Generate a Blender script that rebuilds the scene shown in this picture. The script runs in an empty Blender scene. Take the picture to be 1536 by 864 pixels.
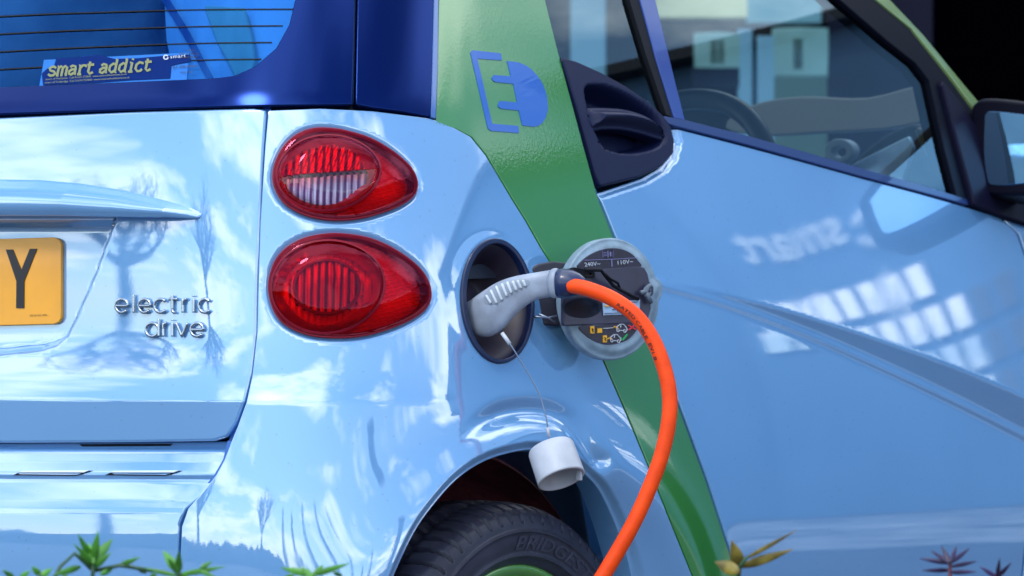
import bpy, bmesh, math, random
import numpy as np
from mathutils import Vector, Matrix
from mathutils.geometry import delaunay_2d_cdt
from mathutils.bvhtree import BVHTree
random.seed(7); rng = np.random.default_rng(7)
SC = bpy.context.scene
COL = SC.collection
R = math.radians
# ------------------------------------------------------------------ camera
TH = R(37); DIST = 4.63; FPX = 5130.0; HOR = 520.0
DV = np.array([math.sin(TH), -math.cos(TH), 0.0])
RV = np.array([math.cos(TH), math.sin(TH), 0.0])
PITCH = math.atan((HOR-432)/FPX)
CAM = DV*DIST + RV*0.818 + np.array([0, 0, 0.77])
FW = -DV*math.cos(PITCH) + np.array([0, 0, math.sin(PITCH)])
UP = np.cross(RV, FW)
cd = bpy.data.cameras.new('camera'); cam = bpy.data.objects.new('camera', cd); COL.objects.link(cam)
cd.sensor_width = 36; cd.lens = 36*FPX/1536; cd.clip_start = 0.1; cd.clip_end = 2000
M = Matrix(((RV[0], UP[0], -FW[0], CAM[0]), (RV[1], UP[1], -FW[1], CAM[1]), (RV[2], UP[2], -FW[2], CAM[2]), (0, 0, 0, 1)))
cam.matrix_world = M
cd.dof.use_dof = True; cd.dof.focus_distance = 4.25; cd.dof.aperture_fstop = 10.0
SC.camera = cam
# ------------------------------------------------------------------ sky, sun, exposure
SUN = Vector((0.12, -0.67, 0.73)).normalized()
w = bpy.data.worlds.new('World'); SC.world = w; w.use_nodes = True
nt = w.node_tree; nt.nodes.clear()
def N(t, tree=None, **k):
    n = (tree or nt).nodes.new(t)
    for a, b in k.items(): setattr(n, a, b)
    return n
out = N('ShaderNodeOutputWorld'); bg = N('ShaderNodeBackground'); bg.inputs['Strength'].default_value = 0.15
sky = N('ShaderNodeTexSky', sky_type='NISHITA', sun_disc=False)
sky.sun_elevation = math.asin(SUN.z); sky.sun_rotation = math.atan2(SUN.x, SUN.y)
sky.air_density = 1.3; sky.dust_density = 0.1; sky.ozone_density = 3.0
tc = N('ShaderNodeTexCoord'); sep = N('ShaderNodeSeparateXYZ'); nt.links.new(tc.outputs['Generated'], sep.inputs[0])
mx = N('ShaderNodeMath', operation='MAXIMUM'); nt.links.new(sep.outputs['Z'], mx.inputs[0]); mx.inputs[1].default_value = 0.0
ad = N('ShaderNodeMath', operation='ADD'); nt.links.new(mx.outputs[0], ad.inputs[0]); ad.inputs[1].default_value = 0.12
dx = N('ShaderNodeMath', operation='DIVIDE'); nt.links.new(sep.outputs['X'], dx.inputs[0]); nt.links.new(ad.outputs[0], dx.inputs[1])
dy = N('ShaderNodeMath', operation='DIVIDE'); nt.links.new(sep.outputs['Y'], dy.inputs[0]); nt.links.new(ad.outputs[0], dy.inputs[1])
cb = N('ShaderNodeCombineXYZ'); cb.inputs[2].default_value = 3.7; nt.links.new(dx.outputs[0], cb.inputs[0]); nt.links.new(dy.outputs[0], cb.inputs[1])
no = N('ShaderNodeTexNoise'); no.inputs['Scale'].default_value = 0.95; no.inputs['Detail'].default_value = 9; no.inputs['Roughness'].default_value = 0.56
nt.links.new(cb.outputs[0], no.inputs['Vector'])
rp = N('ShaderNodeValToRGB'); rp.color_ramp.elements[0].position = 0.49; rp.color_ramp.elements[1].position = 0.60
nt.links.new(no.outputs['Fac'], rp.inputs[0])
mixc = N('ShaderNodeMix', data_type='RGBA'); nt.links.new(rp.outputs['Color'], mixc.inputs['Factor'])
nt.links.new(sky.outputs[0], mixc.inputs['A']); mixc.inputs['B'].default_value = (10.6, 11.3, 12.0, 1)
nt.links.new(mixc.outputs['Result'], bg.inputs['Color']); nt.links.new(bg.outputs[0], out.inputs[0])
sl = bpy.data.lights.new('sun', 'SUN'); sl.energy = 0.8; sl.angle = R(12); sl.color = (1, 0.95, 0.86)
so = bpy.data.objects.new('sun', sl); COL.objects.link(so)
so.rotation_euler = (-SUN).to_track_quat('-Z', 'Y').to_euler()
SC.view_settings.view_transform = 'Standard'; SC.view_settings.look = 'None'
SC.view_settings.exposure = 0.72; SC.view_settings.gamma = 1
SC.cycles.max_bounces = 10; SC.cycles.transparent_max_bounces = 12; SC.cycles.use_denoising = True

# ------------------------------------------------------------------ materials
def mat(name, col, rough=0.5, metal=0.0, coat=0.0, coat_ior=1.5, spec=0.5, bump=None, var=None, coat_rough=0.02, emit=None):
    m = bpy.data.materials.new(name); m.use_nodes = True
    t = m.node_tree; b = t.nodes['Principled BSDF']
    b.inputs['Base Color'].default_value = (*col, 1); b.inputs['Roughness'].default_value = rough
    b.inputs['Metallic'].default_value = metal; b.inputs['Coat Weight'].default_value = coat
    b.inputs['Coat IOR'].default_value = coat_ior; b.inputs['Coat Roughness'].default_value = coat_rough
    b.inputs['Specular IOR Level'].default_value = spec
    tcx = t.nodes.new('ShaderNodeTexCoord')
    if var:
        sc_, amt = var
        n = t.nodes.new('ShaderNodeTexNoise'); n.inputs['Scale'].default_value = sc_; n.inputs['Detail'].default_value = 6
        t.links.new(tcx.outputs['Object'], n.inputs['Vector'])
        r = t.nodes.new('ShaderNodeValToRGB')
        r.color_ramp.elements[0].position = 0.3; r.color_ramp.elements[1].position = 0.7
        r.color_ramp.elements[0].color = (*[c*(1-amt) for c in col], 1); r.color_ramp.elements[1].color = (*[min(1, c*(1+amt)) for c in col], 1)
        t.links.new(n.outputs['Fac'], r.inputs[0]); t.links.new(r.outputs[0], b.inputs['Base Color'])
    if bump:
        sc_, st, dist = bump
        n = t.nodes.new('ShaderNodeTexNoise'); n.inputs['Scale'].default_value = sc_; n.inputs['Detail'].default_value = 3
        t.links.new(tcx.outputs['Object'], n.inputs['Vector'])
        bp = t.nodes.new('ShaderNodeBump'); bp.inputs['Strength'].default_value = st; bp.inputs['Distance'].default_value = dist
        t.links.new(n.outputs['Fac'], bp.inputs['Height']); t.links.new(bp.outputs[0], b.inputs['Normal'])
        if coat: t.links.new(bp.outputs[0], b.inputs['Coat Normal'])
    return m
def glass(name, tint, ior=1.5, rough=0.0, boost=1.0):
    m = bpy.data.materials.new(name); m.use_nodes = True; t = m.node_tree; t.nodes.clear()
    o = t.nodes.new('ShaderNodeOutputMaterial'); mx = t.nodes.new('ShaderNodeMixShader'); tr = t.nodes.new('ShaderNodeBsdfTransparent')
    gl = t.nodes.new('ShaderNodeBsdfGlossy'); gl.inputs['Roughness'].default_value = rough; tr.inputs[0].default_value = (*tint, 1)
    gl.inputs[0].default_value = (*boost, 1) if isinstance(boost, tuple) else (boost, boost, boost, 1)
    fr = t.nodes.new('ShaderNodeFresnel'); fr.inputs[0].default_value = ior
    t.links.new(fr.outputs[0], mx.inputs[0]); t.links.new(tr.outputs[0], mx.inputs[1]); t.links.new(gl.outputs[0], mx.inputs[2]); t.links.new(mx.outputs[0], o.inputs[0])
    return m
PAINT = mat('pale_blue_paint', (0.155, 0.37, 0.69), 0.34, 0.12, 1.0, 2.8, bump=(420, 0.008, 0.001), coat_rough=.005, var=(3.0, 0.04))
PAINT.node_tree.nodes['Principled BSDF'].inputs['Coat Tint'].default_value = (.92, .97, 1, 1)
def dusty(m):
    t = m.node_tree; b = t.nodes['Principled BSDF']; c = t.nodes.new('ShaderNodeTexCoord')
    n = t.nodes.new('ShaderNodeTexNoise'); n.inputs['Scale'].default_value = 7; n.inputs['Detail'].default_value = 9; n.inputs['Roughness'].default_value = .7
    r = t.nodes.new('ShaderNodeMapRange'); r.inputs['From Min'].default_value = .48; r.inputs['From Max'].default_value = .75; r.inputs['To Min'].default_value = .004; r.inputs['To Max'].default_value = .11
    t.links.new(c.outputs['Object'], n.inputs['Vector']); t.links.new(n.outputs['Fac'], r.inputs['Value']); t.links.new(r.outputs[0], b.inputs['Coat Roughness'])
    src = b.inputs['Base Color'].links[0].from_socket
    v = t.nodes.new('ShaderNodeTexVoronoi'); v.inputs['Scale'].default_value = 55; t.links.new(c.outputs['Object'], v.inputs['Vector'])
    q = t.nodes.new('ShaderNodeMapRange'); q.inputs['From Min'].default_value = .05; q.inputs['From Max'].default_value = .11; q.inputs['To Min'].default_value = .30; q.inputs['To Max'].default_value = 0.0
    t.links.new(v.outputs['Distance'], q.inputs['Value']); mm = t.nodes.new('ShaderNodeMix'); mm.data_type = 'RGBA'
    t.links.new(q.outputs[0], mm.inputs['Factor']); t.links.new(src, mm.inputs['A']); mm.inputs['B'].default_value = (.10, .13, .17, 1); t.links.new(mm.outputs['Result'], b.inputs['Base Color'])
dusty(PAINT)
GREEN = mat('green_paint', (0.028, 0.23, 0.03), 0.35, 0.1, 1.0, 1.9, bump=(230, 0.10, 0.001), coat_rough=0.06)
NAVY = mat('gloss_black_trim', (0.0025, 0.017, 0.115), 0.16, 0.85, 0.0)  # black trim; the blue of the reflected sky is put into its colour
PLASTIC = mat('dark_plastic', (0.006, 0.010, 0.045), 0.42, spec=.25, bump=(900, 0.08, 0.0005))
RUBBER = mat('rubber_seal', (0.003, 0.004, 0.009), 0.6, spec=.25)
SHELL = mat('dark_inner_metal', (0.010, 0.03, 0.09), 0.6)
LINER = mat('arch_liner', (0.34, 0.085, 0.12), 0.8, bump=(60, 0.4, 0.01), var=(9, 0.5))
REDG = glass('red_lens', (1.0, 0.15, 0.13), 1.55, boost=(.85, .22, .42))
CLEARG = glass('clear_lens', (0.86, 0.84, 0.92), 1.5)
REDCHROME = mat('red_reflector', (1.0, 0.07, 0.05), 0.42, 0.25)
CHROME = mat('chrome', (0.75, 0.78, 0.82), 0.12, 1.0)
BADGE = mat('badge_metal', (0.42, 0.48, 0.56), 0.22, 1.0)
DARKRED = mat('dark_red_rim', (0.22, 0.004, 0.02), 0.35, spec=.2)
YELLOW = mat('plate_yellow', (0.80, 0.33, 0.006), 0.4, 0, 0.5, var=(14, 0.10))
BLACK = mat('black_letter', (0.012, 0.012, 0.018), 0.45)
BLUEDECAL = mat('blue_decal', (0.004, 0.11, 0.50), 0.35, 0, 0.7)
SIDEG = glass('side_glass', (0.50, 0.64, 0.68), 2.0, boost=(.8, .95, 1.0))
REARG = glass('rear_glass', (0.25, 0.60, 1.0), 2.3, boost=(.04, .22, .75))
TYRE = mat('tyre_rubber', (0.034, 0.034, 0.058), 0.42, bump=(300, 0.08, 0.001), var=(25, .3))
TYRETXT = mat('tyre_lettering', (0.046, 0.046, 0.074), 0.4)
ORANGE = mat('orange_cable', (0.95, 0.068, 0.004), 0.5, var=(45, 0.14), bump=(160, 0.12, 0.0008), spec=.25)
GREYPL = mat('grey_plastic', (0.31, 0.36, 0.46), 0.42, var=(40, 0.22), bump=(300, 0.06, 0.0006))
LIGHTPL = mat('pale_plastic', (0.58, 0.64, 0.72), 0.45, var=(50, 0.12))
CAPM = mat('white_cap_plastic', (0.44, 0.47, 0.54), 0.45, var=(30, 0.14))
FLAPM = mat('flap_grey', (0.22, 0.31, 0.40), 0.5, var=(45, 0.22), bump=(120, 0.15, 0.001))
DARKIN = mat('port_interior', (0.012, 0.007, 0.024), 0.5, var=(35, 0.4))
PRINTW = mat('pale_print', (0.55, 0.60, 0.70), 0.5)
PRINTY = mat('yellow_print', (0.80, 0.42, 0.02), 0.5)
PRINTR = mat('red_print', (0.75, 0.03, 0.06), 0.5)
PRINTG = mat('green_print', (0.02, 0.38, 0.10), 0.5)
STICKL = mat('sticker_pale', (0.03, 0.17, 0.55), 0.6, spec=.1)
STICKD = mat('sticker_dark', (0.002, 0.02, 0.14), 0.6, spec=.05)
STICKY = mat('sticker_gold', (0.24, 0.26, 0.13), 0.6, spec=.1)
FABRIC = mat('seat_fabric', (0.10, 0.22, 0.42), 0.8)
DASH = mat('dash_plastic', (0.016, 0.017, 0.022), 0.5, spec=.3)
PALEIN = mat('pale_interior', (0.35, 0.42, 0.48), 0.5)
MIRROR = mat('mirror_silver', (0.25, 0.50, 0.80), 0.0, 1.0)
WIRE = mat('tether_wire', (0.25, 0.30, 0.40), 0.35, 0.9)

# ------------------------------------------------------------------ object helpers
def empty(name, loc, label=None, cat=None, group=None):
    o = bpy.data.objects.new(name, None); COL.objects.link(o); o.location = loc; o.empty_display_size = 0.1
    tag(o, label, cat, group); return o
def tag(o, label=None, cat=None, group=None, kind=None):
    if label: o['label'] = label
    if cat: o['category'] = cat
    if group: o['group'] = group
    if kind: o['kind'] = kind
    return o
def mesh_obj(name, verts, faces, m, parent=None, normals=None, smooth=True):
    me = bpy.data.meshes.new(name)
    me.from_pydata([tuple(map(float, v)) for v in verts], [], [tuple(int(i) for i in f) for f in faces])
    if smooth: me.polygons.foreach_set('use_smooth', [True]*len(me.polygons))
    me.update()
    if normals is not None: me.normals_split_custom_set_from_vertices([tuple(map(float, n)) for n in normals])
    me.materials.append(m)
    o = bpy.data.objects.new(name, me); COL.objects.link(o)
    if parent:
        o.parent = parent
        wm = Matrix.Identity(4); p = parent
        while p: wm = p.matrix_basis @ wm; p = p.parent
        o.matrix_basis = wm.inverted()
    return o
class MB:
    def __init__(s): s.v = []; s.f = []
    def add(s, v, f):
        b = len(s.v); s.v += [tuple(map(float, p)) for p in v]; s.f += [tuple(int(i)+b for i in q) for q in f]
    def box(s, c, h, ax=None):
        ax = ax or (Vector((1, 0, 0)), Vector((0, 1, 0)), Vector((0, 0, 1))); c = Vector(c)
        v = [c+ax[0]*h[0]*i+ax[1]*h[1]*j+ax[2]*h[2]*k for i in (-1, 1) for j in (-1, 1) for k in (-1, 1)]
        s.add(v, [(0, 1, 3, 2), (4, 6, 7, 5), (0, 4, 5, 1), (2, 3, 7, 6), (0, 2, 6, 4), (1, 5, 7, 3)])
    def tube(s, pts, rad, n=10, cap=True, rb=None, upv=None):
        pts = [Vector(p) for p in pts]; k = len(pts)
        rad = [rad]*k if not hasattr(rad, '__len__') else rad
        rb = rad if rb is None else ([rb]*k if not hasattr(rb, '__len__') else rb)
        ref = Vector(upv) if upv is not None else None; V = []; F = []
        for i in range(k):
            t = (pts[min(i+1, k-1)]-pts[max(i-1, 0)]).normalized()
            if ref is None: ref = t.orthogonal()
            a = (ref-t*ref.dot(t)).normalized(); b = t.cross(a)
            if upv is None: ref = a
            for j in range(n):
                g = 2*math.pi*j/n; V.append(pts[i]+a*math.cos(g)*rad[i]+b*math.sin(g)*rb[i])
        for i in range(k-1):
            for j in range(n): F.append((i*n+j, i*n+(j+1) % n, (i+1)*n+(j+1) % n, (i+1)*n+j))
        if cap: F.append(tuple(range(n))[::-1]); F.append(tuple((k-1)*n+j for j in range(n)))
        s.add(V, F)
    def lathe(s, prof, c, axis, n=48, start=None, closed=False):
        c = Vector(c); ax = Vector(axis).normalized(); a = ax.orthogonal().normalized() if start is None else Vector(start); b = ax.cross(a)
        V = []; F = []; k = len(prof)
        for j in range(n):
            g = 2*math.pi*j/n; e = a*math.cos(g)+b*math.sin(g)
            for (r, h) in prof: V.append(c+ax*h+e*r)
        for j in range(n):
            for i in range(k if closed else k-1): F.append((j*k+i, j*k+(i+1) % k, ((j+1) % n)*k+(i+1) % k, ((j+1) % n)*k+i))
        s.add(V, F)
    def build(s, name, m, parent=None, smooth=True): return mesh_obj(name, s.v, s.f, m, parent, smooth=smooth)
def bevel(o, wd=0.004, seg=3):
    md = o.modifiers.new('bevel', 'BEVEL'); md.width = wd; md.segments = seg; md.limit_method = 'ANGLE'; md.angle_limit = R(35); return o

# ------------------------------------------------------------------ body surface (implicit) and rays from pixels of the photograph
def rays(px, py):
    px = np.asarray(px, float); py = np.asarray(py, float)
    d = FW[None]*FPX + RV[None]*(px-768)[:, None] - UP[None]*(py-432)[:, None]
    return d/np.linalg.norm(d, axis=1)[:, None]
def table(pairs):
    z = np.linspace(0.0, 1.7, 3401); t = np.interp(z, [p[0] for p in pairs], [p[1] for p in pairs])
    o = np.concatenate([[0], np.cumsum(np.tan(np.radians(t[:-1]))*(z[1]-z[0]))]); o -= np.interp(0.72, z, o); return z, o
TAB = {'tail': table([(0, -4), (.60, -3), (.699, -3), (.702, 17), (.74, 10), (.80, 2.5), (.84, 1.5), (.90, 4), (1.0, 9), (1.07, 13), (1.10, 25), (1.4, 31), (1.7, 36)]),
       'quarter': table([(0, -8), (.40, -3), (.475, 0), (.60, 9), (.696, 12), (.703, 24), (.74, 11), (.80, 3.0), (.84, 2), (.9, 4.5), (1.0, 9), (1.07, 13), (1.10, 25), (1.4, 31), (1.7, 36)])}
TAB['side'] = TAB['quarter']
WY, WZ, WX = 0.425, 0.278, 0.722
CREASE_U = None
def side_x(y, z):
    xs = .772 - .25*np.maximum(0, z-.50)**2 - .30*np.maximum(0, .50-z)**2 - .022*((y-.85)/.9)**2*(y > .85) - .012*((y-.85)/.6)**2*(y <= .85)
    rho = np.hypot(y-WY, z-WZ)
    return xs + .020*np.exp(-((rho-.36)/.055)**2)
def body_f(kind, p):
    x, y, z = p[:, 0], p[:, 1], p[:, 2]
    tz, to = TAB.get(kind, TAB['quarter'])
    a = .10*x*x + np.interp(z, tz, to) - y
    xs = side_x(y, z)
    if False:
        zu = np.interp(y, CREASE_U[0], CREASE_U[1]); zl = np.interp(y, CREASE_L[0], CREASE_L[1])
        wid = np.interp(y, [.6, 1.0, 1.7], [.002, .010, .020])
        s = np.clip((z-zl)/np.maximum(zu-zl, .003), 0, 1); up = np.clip(1-(z-zu)/.26, 0, 1)
        xs = xs + wid*(s**1.0)*np.where(z > zu, up**1.5, 1.0) + .004*np.exp(-((z-zl)/.010)**2)*(z < zl)
    b = x - xs
    Rr = 0.30; pw = 2.6
    A = np.maximum(a+Rr, 0); B = np.maximum(b+Rr, 0)
    return (A**pw+B**pw)**(1/pw)-Rr+np.minimum(np.maximum(a+Rr, b+Rr), 0)
def hit(kind, px, py):
    d = rays(px, py); n = len(d); lo = np.full(n, 3.0); prev = np.full(n, 3.0); found = np.zeros(n, bool); hi = np.full(n, 7.2)
    for t in np.linspace(3.0, 7.2, 85)[1:]:
        v = body_f(kind, CAM+d*t); nw = (~found) & (v < 0)
        hi[nw] = t; lo[nw] = prev[nw]; found |= nw; prev = np.full(n, t)
    lo[~found] = 7.0
    for _ in range(24):
        md = .5*(lo+hi); v = body_f(kind, CAM+d*md[:, None]) < 0
        hi = np.where(v, md, hi); lo = np.where(v, lo, md)
    p = CAM+d*hi[:, None]
    g = np.stack([body_f(kind, p+e)-body_f(kind, p-e) for e in np.eye(3)*2e-3], 1)
    g /= np.maximum(np.linalg.norm(g, axis=1), 1e-9)[:, None]
    return p, g
def surf(kind, disp=None):
    def base(px, py):
        p, g = hit(kind, px, py)
        if disp is not None:
            dv = disp(px, py) if callable(disp) else disp
            p = p+g*np.broadcast_to(dv, (len(px),))[:, None]
        return p
    return base
def plane_surf(p0, n, disp=None):
    p0 = np.array(p0, float); n = np.array(n, float)/np.linalg.norm(n)
    def base(px, py):
        d = rays(px, py); t = ((p0-CAM)@n)/(d@n); p = CAM+d*t[:, None]
        if disp is not None:
            dv = disp(px, py) if callable(disp) else disp
            p = p+n[None]*np.broadcast_to(dv, (len(px),))[:, None]
        return p
    return base
def mesh_surf(o, off=0.0, fallback=None):
    me = o.data; bv = BVHTree.FromPolygons([v.co[:] for v in me.vertices], [p.vertices[:] for p in me.polygons])
    mw = o.matrix_basis
    def base(px, py):
        d = rays(px, py); res = []
        for q in d:
            l, nn, i, ds = bv.ray_cast(Vector(CAM), Vector(q))
            if l is None: l = Vector(CAM)+Vector(q)*4.2
            elif nn.dot(Vector(q)) > 0: nn = -nn
            res.append(l+(nn*off if nn is not None else Vector((0, 0, 0))))
        return np.array(res)
    return base
def one(s, x, y): return Vector(s(np.array([float(x)]), np.array([float(y)]))[0])
def pn(s, px, py, e=0.5):
    px = np.asarray(px, float); py = np.asarray(py, float); p = s(px, py)
    n = np.cross(s(px+e, py)-s(px-e, py), s(px, py-e)-s(px, py+e)); n /= np.maximum(np.linalg.norm(n, axis=1), 1e-12)[:, None]
    v = CAM-p; sg = np.sign((n*v).sum(1)); sg[sg == 0] = 1
    return p, n*sg[:, None]
def cr(pts, closed=True, k=6):
    pts = [np.array(p, float) for p in pts]; n = len(pts); o = []
    for i in range(n if closed else n-1):
        g = lambda j: pts[j % n] if closed else pts[min(max(j, 0), n-1)]
        a, b, c, d = g(i-1), g(i), g(i+1), g(i+2)
        for q in range(k):
            t = q/k; o.append(.5*((2*b)+(-a+c)*t+(2*a-5*b+4*c-d)*t*t+(-a+3*b-3*c+d)*t**3))
    if not closed: o.append(pts[-1])
    return [tuple(p) for p in o]
def ell(cx, cy, rx, ry, rot=0, n=56, a0=0, a1=360):
    c, s = math.cos(R(rot)), math.sin(R(rot)); o = []
    full = abs(a1-a0) >= 360
    for i in range(n if full else n+1):
        a = R(a0+(a1-a0)*i/n); u, v = rx*math.cos(a), ry*math.sin(a); o.append((cx+u*c-v*s, cy+u*s+v*c))
    return o
def resample(poly, step, closed=True):
    o = []; n = len(poly)
    for i in range(n if closed else n-1):
        a = np.array(poly[i]); b = np.array(poly[(i+1) % n]); L = np.hypot(*(b-a)); k = max(1, int(math.ceil(L/step)))
        for q in range(k): o.append(tuple(a+(b-a)*q/k))
    if not closed: o.append(tuple(poly[-1]))
    return o
def area(p): return .5*sum(p[i][0]*p[(i+1) % len(p)][1]-p[(i+1) % len(p)][0]*p[i][1] for i in range(len(p)))
def inside(px, py, poly):
    r = np.zeros(len(px), bool); n = len(poly)
    for i in range(n):
        x1, y1 = poly[i]; x2, y2 = poly[(i+1) % n]
        if y1 == y2: continue
        c = ((y1 > py) != (y2 > py)) & (px < (x2-x1)*(py-y1)/(y2-y1)+x1); r ^= c
    return r
def pdist(px, py, poly, closed=True):
    m = np.full(len(px), 1e9); n = len(poly)
    for i in range(n if closed else n-1):
        x1, y1 = poly[i]; x2, y2 = poly[(i+1) % n]; ex, ey = x2-x1, y2-y1; L = ex*ex+ey*ey+1e-12
        t = np.clip(((px-x1)*ex+(py-y1)*ey)/L, 0, 1); m = np.minimum(m, np.hypot(px-x1-t*ex, py-y1-t*ey))
    return m
def sdf(px, py, poly): return np.where(inside(px, py, poly), 1, -1)*pdist(px, py, poly)
def sstep(x): x = np.clip(x, 0, 1); return x*x*(3-2*x)
def panel(name, outline, s, m, parent, holes=(), step=6, edge=0.002, depth=0.012, bstep=None, creases=()):
    loops = [resample(l, bstep or step) for l in [outline]+list(holes)]
    V2 = []; E = []; L = []
    for l in loops:
        b = len(V2); V2 += l; k = len(l); E += [(b+i, b+(i+1) % k) for i in range(k)]; L.append((b, k))
    CL = [resample(l, step, False) for l in creases]
    for l in CL:
        b = len(V2); V2 += l; E += [(b+i, b+i+1) for i in range(len(l)-1)]
    a = np.array(loops[0]); x0, y0 = a.min(0); x1, y1 = a.max(0)
    gx, gy = np.meshgrid(np.arange(x0+step*.5, x1, step), np.arange(y0+step*.5, y1, step*.87))
    gx[1::2] += step*.5; gx = gx.ravel(); gy = gy.ravel()
    k = inside(gx, gy, loops[0])
    for h in loops[1:]: k &= ~inside(gx, gy, h)
    gx, gy = gx[k], gy[k]
    if len(gx):
        for l in loops:
            q = pdist(gx, gy, l) > step*.42; gx, gy = gx[q], gy[q]
        for l in CL:
            q = pdist(gx, gy, l, False) > step*.42; gx, gy = gx[q], gy[q]
    V2 = V2+list(zip(gx.tolist(), gy.tolist()))
    r = delaunay_2d_cdt([Vector((float(p[0]), float(p[1]))) for p in V2], E, [], 0, 1e-5)
    rv = np.array([tuple(v) for v in r[0]]); tri = np.array([f for f in r[2] if len(f) == 3]); omap = r[3]
    cen = rv[tri].mean(1); k = inside(cen[:, 0], cen[:, 1], loops[0])
    for h in loops[1:]: k &= ~inside(cen[:, 0], cen[:, 1], h)
    tri = tri[k]
    P, NN = pn(s, rv[:, 0], rv[:, 1])
    nrm = np.cross(P[tri[:, 1]]-P[tri[:, 0]], P[tri[:, 2]]-P[tri[:, 0]]); fl = (nrm*NN[tri[:, 0]]).sum(1) < 0
    tri[fl] = tri[fl][:, ::-1]
    inv = {}
    for i, os_ in enumerate(omap):
        for o in os_: inv[o] = i
    VV = [P]; NV = [NN]; F = [tuple(t) for t in tri]; cnt = len(P)
    if depth > 0:
        for li, (b, k) in enumerate(L):
            idx = np.array([inv.get(b+i, b+i) for i in range(k)]); q = rv[idx]
            tg = np.roll(q, -1, 0)-np.roll(q, 1, 0); sg = np.sign(area([tuple(x) for x in q]))*(1 if li == 0 else -1)
            o2 = np.stack([tg[:, 1], -tg[:, 0]], 1)*sg; o2 /= np.maximum(np.linalg.norm(o2, axis=1), 1e-9)[:, None]
            p0, n0 = P[idx], NN[idx]; p1 = s(q[:, 0]+o2[:, 0]*.4, q[:, 1]+o2[:, 1]*.4); O = p1-p0; O -= n0*(O*n0).sum(1)[:, None]
            O /= np.maximum(np.linalg.norm(O, axis=1), 1e-9)[:, None]
            prev = idx; rings = []
            for ang in ((30, 60, 90) if edge > 0 else ()):
                g = R(ang); rings.append((p0+O*edge*math.sin(g)-n0*edge*(1-math.cos(g)), O*math.sin(g)+n0*math.cos(g)))
            if edge <= 0: rings.append((p0, O))
            rings.append((rings[-1][0]-n0*depth, O))
            for ri, (pp, nn) in enumerate(rings):
                VV.append(pp); NV.append(nn); cur = np.arange(cnt, cnt+k); cnt += k
                if not (edge <= 0 and ri == 0):
                    for i in range(k):
                        j = (i+1) % k; F.append((prev[i], prev[j], cur[j], cur[i]))
                prev = cur
    VV = np.concatenate(VV); NV = np.concatenate(NV)
    ff = []
    for f in F:
        if len(f) == 4:
            nr = np.cross(VV[f[1]]-VV[f[0]], VV[f[2]]-VV[f[0]])
            if nr@(NV[f[2]]+NV[f[3]]) < 0: f = f[::-1]
        ff.append(f)
    return mesh_obj(name, VV, ff, m, parent, normals=NV)
def ribbon(pts, wd):
    pts = [np.array(p, float) for p in pts]; l = []; r_ = []
    for i in range(len(pts)):
        t = pts[min(i+1, len(pts)-1)]-pts[max(i-1, 0)]; t /= np.hypot(*t)+1e-9; n = np.array([t[1], -t[0]])*wd/2; l.append(tuple(pts[i]+n)); r_.append(tuple(pts[i]-n))
    return l+r_[::-1]
def multi(name, polys, s, m, parent, thick=0.0008):
    V = []; F = []
    for pl in polys:
        pl = resample(pl, 8); k = len(pl); p, n = pn(s, [q[0] for q in pl], [q[1] for q in pl]); b = len(V)
        V += list(p); V += list(p-n*thick*1.5)
        r = delaunay_2d_cdt([Vector((float(a[0]), float(a[1]))) for a in pl], [(i, (i+1) % k) for i in range(k)], [], 1, 1e-6)
        mp = {i: o[0] for i, o in enumerate(r[3]) if o}
        if len(mp) == len(r[0]):
            for f in r[2]: F.append(tuple(b+mp[i] for i in f))
        for i in range(k): F.append((b+i, b+(i+1) % k, b+k+(i+1) % k, b+k+i))
    return mesh_obj(name, V, F, m, parent, smooth=False)
def text_mesh(body, size=1.0, shear=0.0, offset=0.0, spacing=1.0):
    c = bpy.data.curves.new('lettering', 'FONT'); c.body = body; c.size = size; c.shear = shear; c.offset = offset; c.space_character = spacing
    c.resolution_u = 3
    o = bpy.data.objects.new('lettering', c); COL.objects.link(o); dg = bpy.context.evaluated_depsgraph_get(); dg.update()
    me = bpy.data.meshes.new_from_object(o.evaluated_get(dg)); v = np.array([x.co[:] for x in me.vertices]); f = [tuple(p.vertices) for p in me.polygons]
    bpy.data.objects.remove(o); bpy.data.curves.remove(c); bpy.data.meshes.remove(me); return v, f
def text_on(name, body, p0, p1, h, s, m, parent, shear=0.0, offset=0.0, spacing=1.0):
    """flat lettering from pixel p0 (left baseline) to p1 (right baseline), cap height h px"""
    v, f = text_mesh(body, 1.0, shear, offset, spacing); x0, x1 = v[:, 0].min(), v[:, 0].max(); hh = .72
    u = (v[:, 0]-x0)/(x1-x0); ex = np.array(p1)-np.array(p0); L = np.hypot(*ex); up = np.array([ex[1], -ex[0]])/L
    q = np.array(p0)+u[:, None]*ex+(v[:, 1]/hh*h)[:, None]*up
    p = s(q[:, 0], q[:, 1]); return mesh_obj(name, p, f, m, parent, smooth=False)

# ================================================================== GROUND AND SURROUNDINGS
def ground():
    b = MB(); b.add([(-400, -400, 0), (400, -400, 0), (400, 400, 0), (-400, 400, 0)], [(0, 1, 2, 3)])
    o = b.build('ground', mat('asphalt', (0.055, 0.062, 0.075), 0.85, var=(1.5, .25), bump=(90, .3, .01)), smooth=False); tag(o, kind='structure')
    m = mat('added_patch_pale', (.24, .28, .32), .9, var=(1.3, .9), bump=(40, .6, .02)); c = Vector((5.2, 8.0, .004)); a = Vector((.5, .86, 0)); d = Vector((.86, -.5, 0))
    b = MB(); b.add([c+a*u+d*v for u, v in ((-2.2, -4.5), (-2.2, 4.5), (4.3, 4.5), (4.3, -4.5))], [(0, 1, 2, 3)]); tag(b.build('added_ground_patch', m, smooth=False), kind='structure')  # unseen pale patch added for the mottled reflection low in the door
ground()
# ================================================================== CAR
CAR = empty('electric_car', (0, .9, 0), 'pale blue electric car with a green pillar stripe and its charge port open', 'car')

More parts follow.
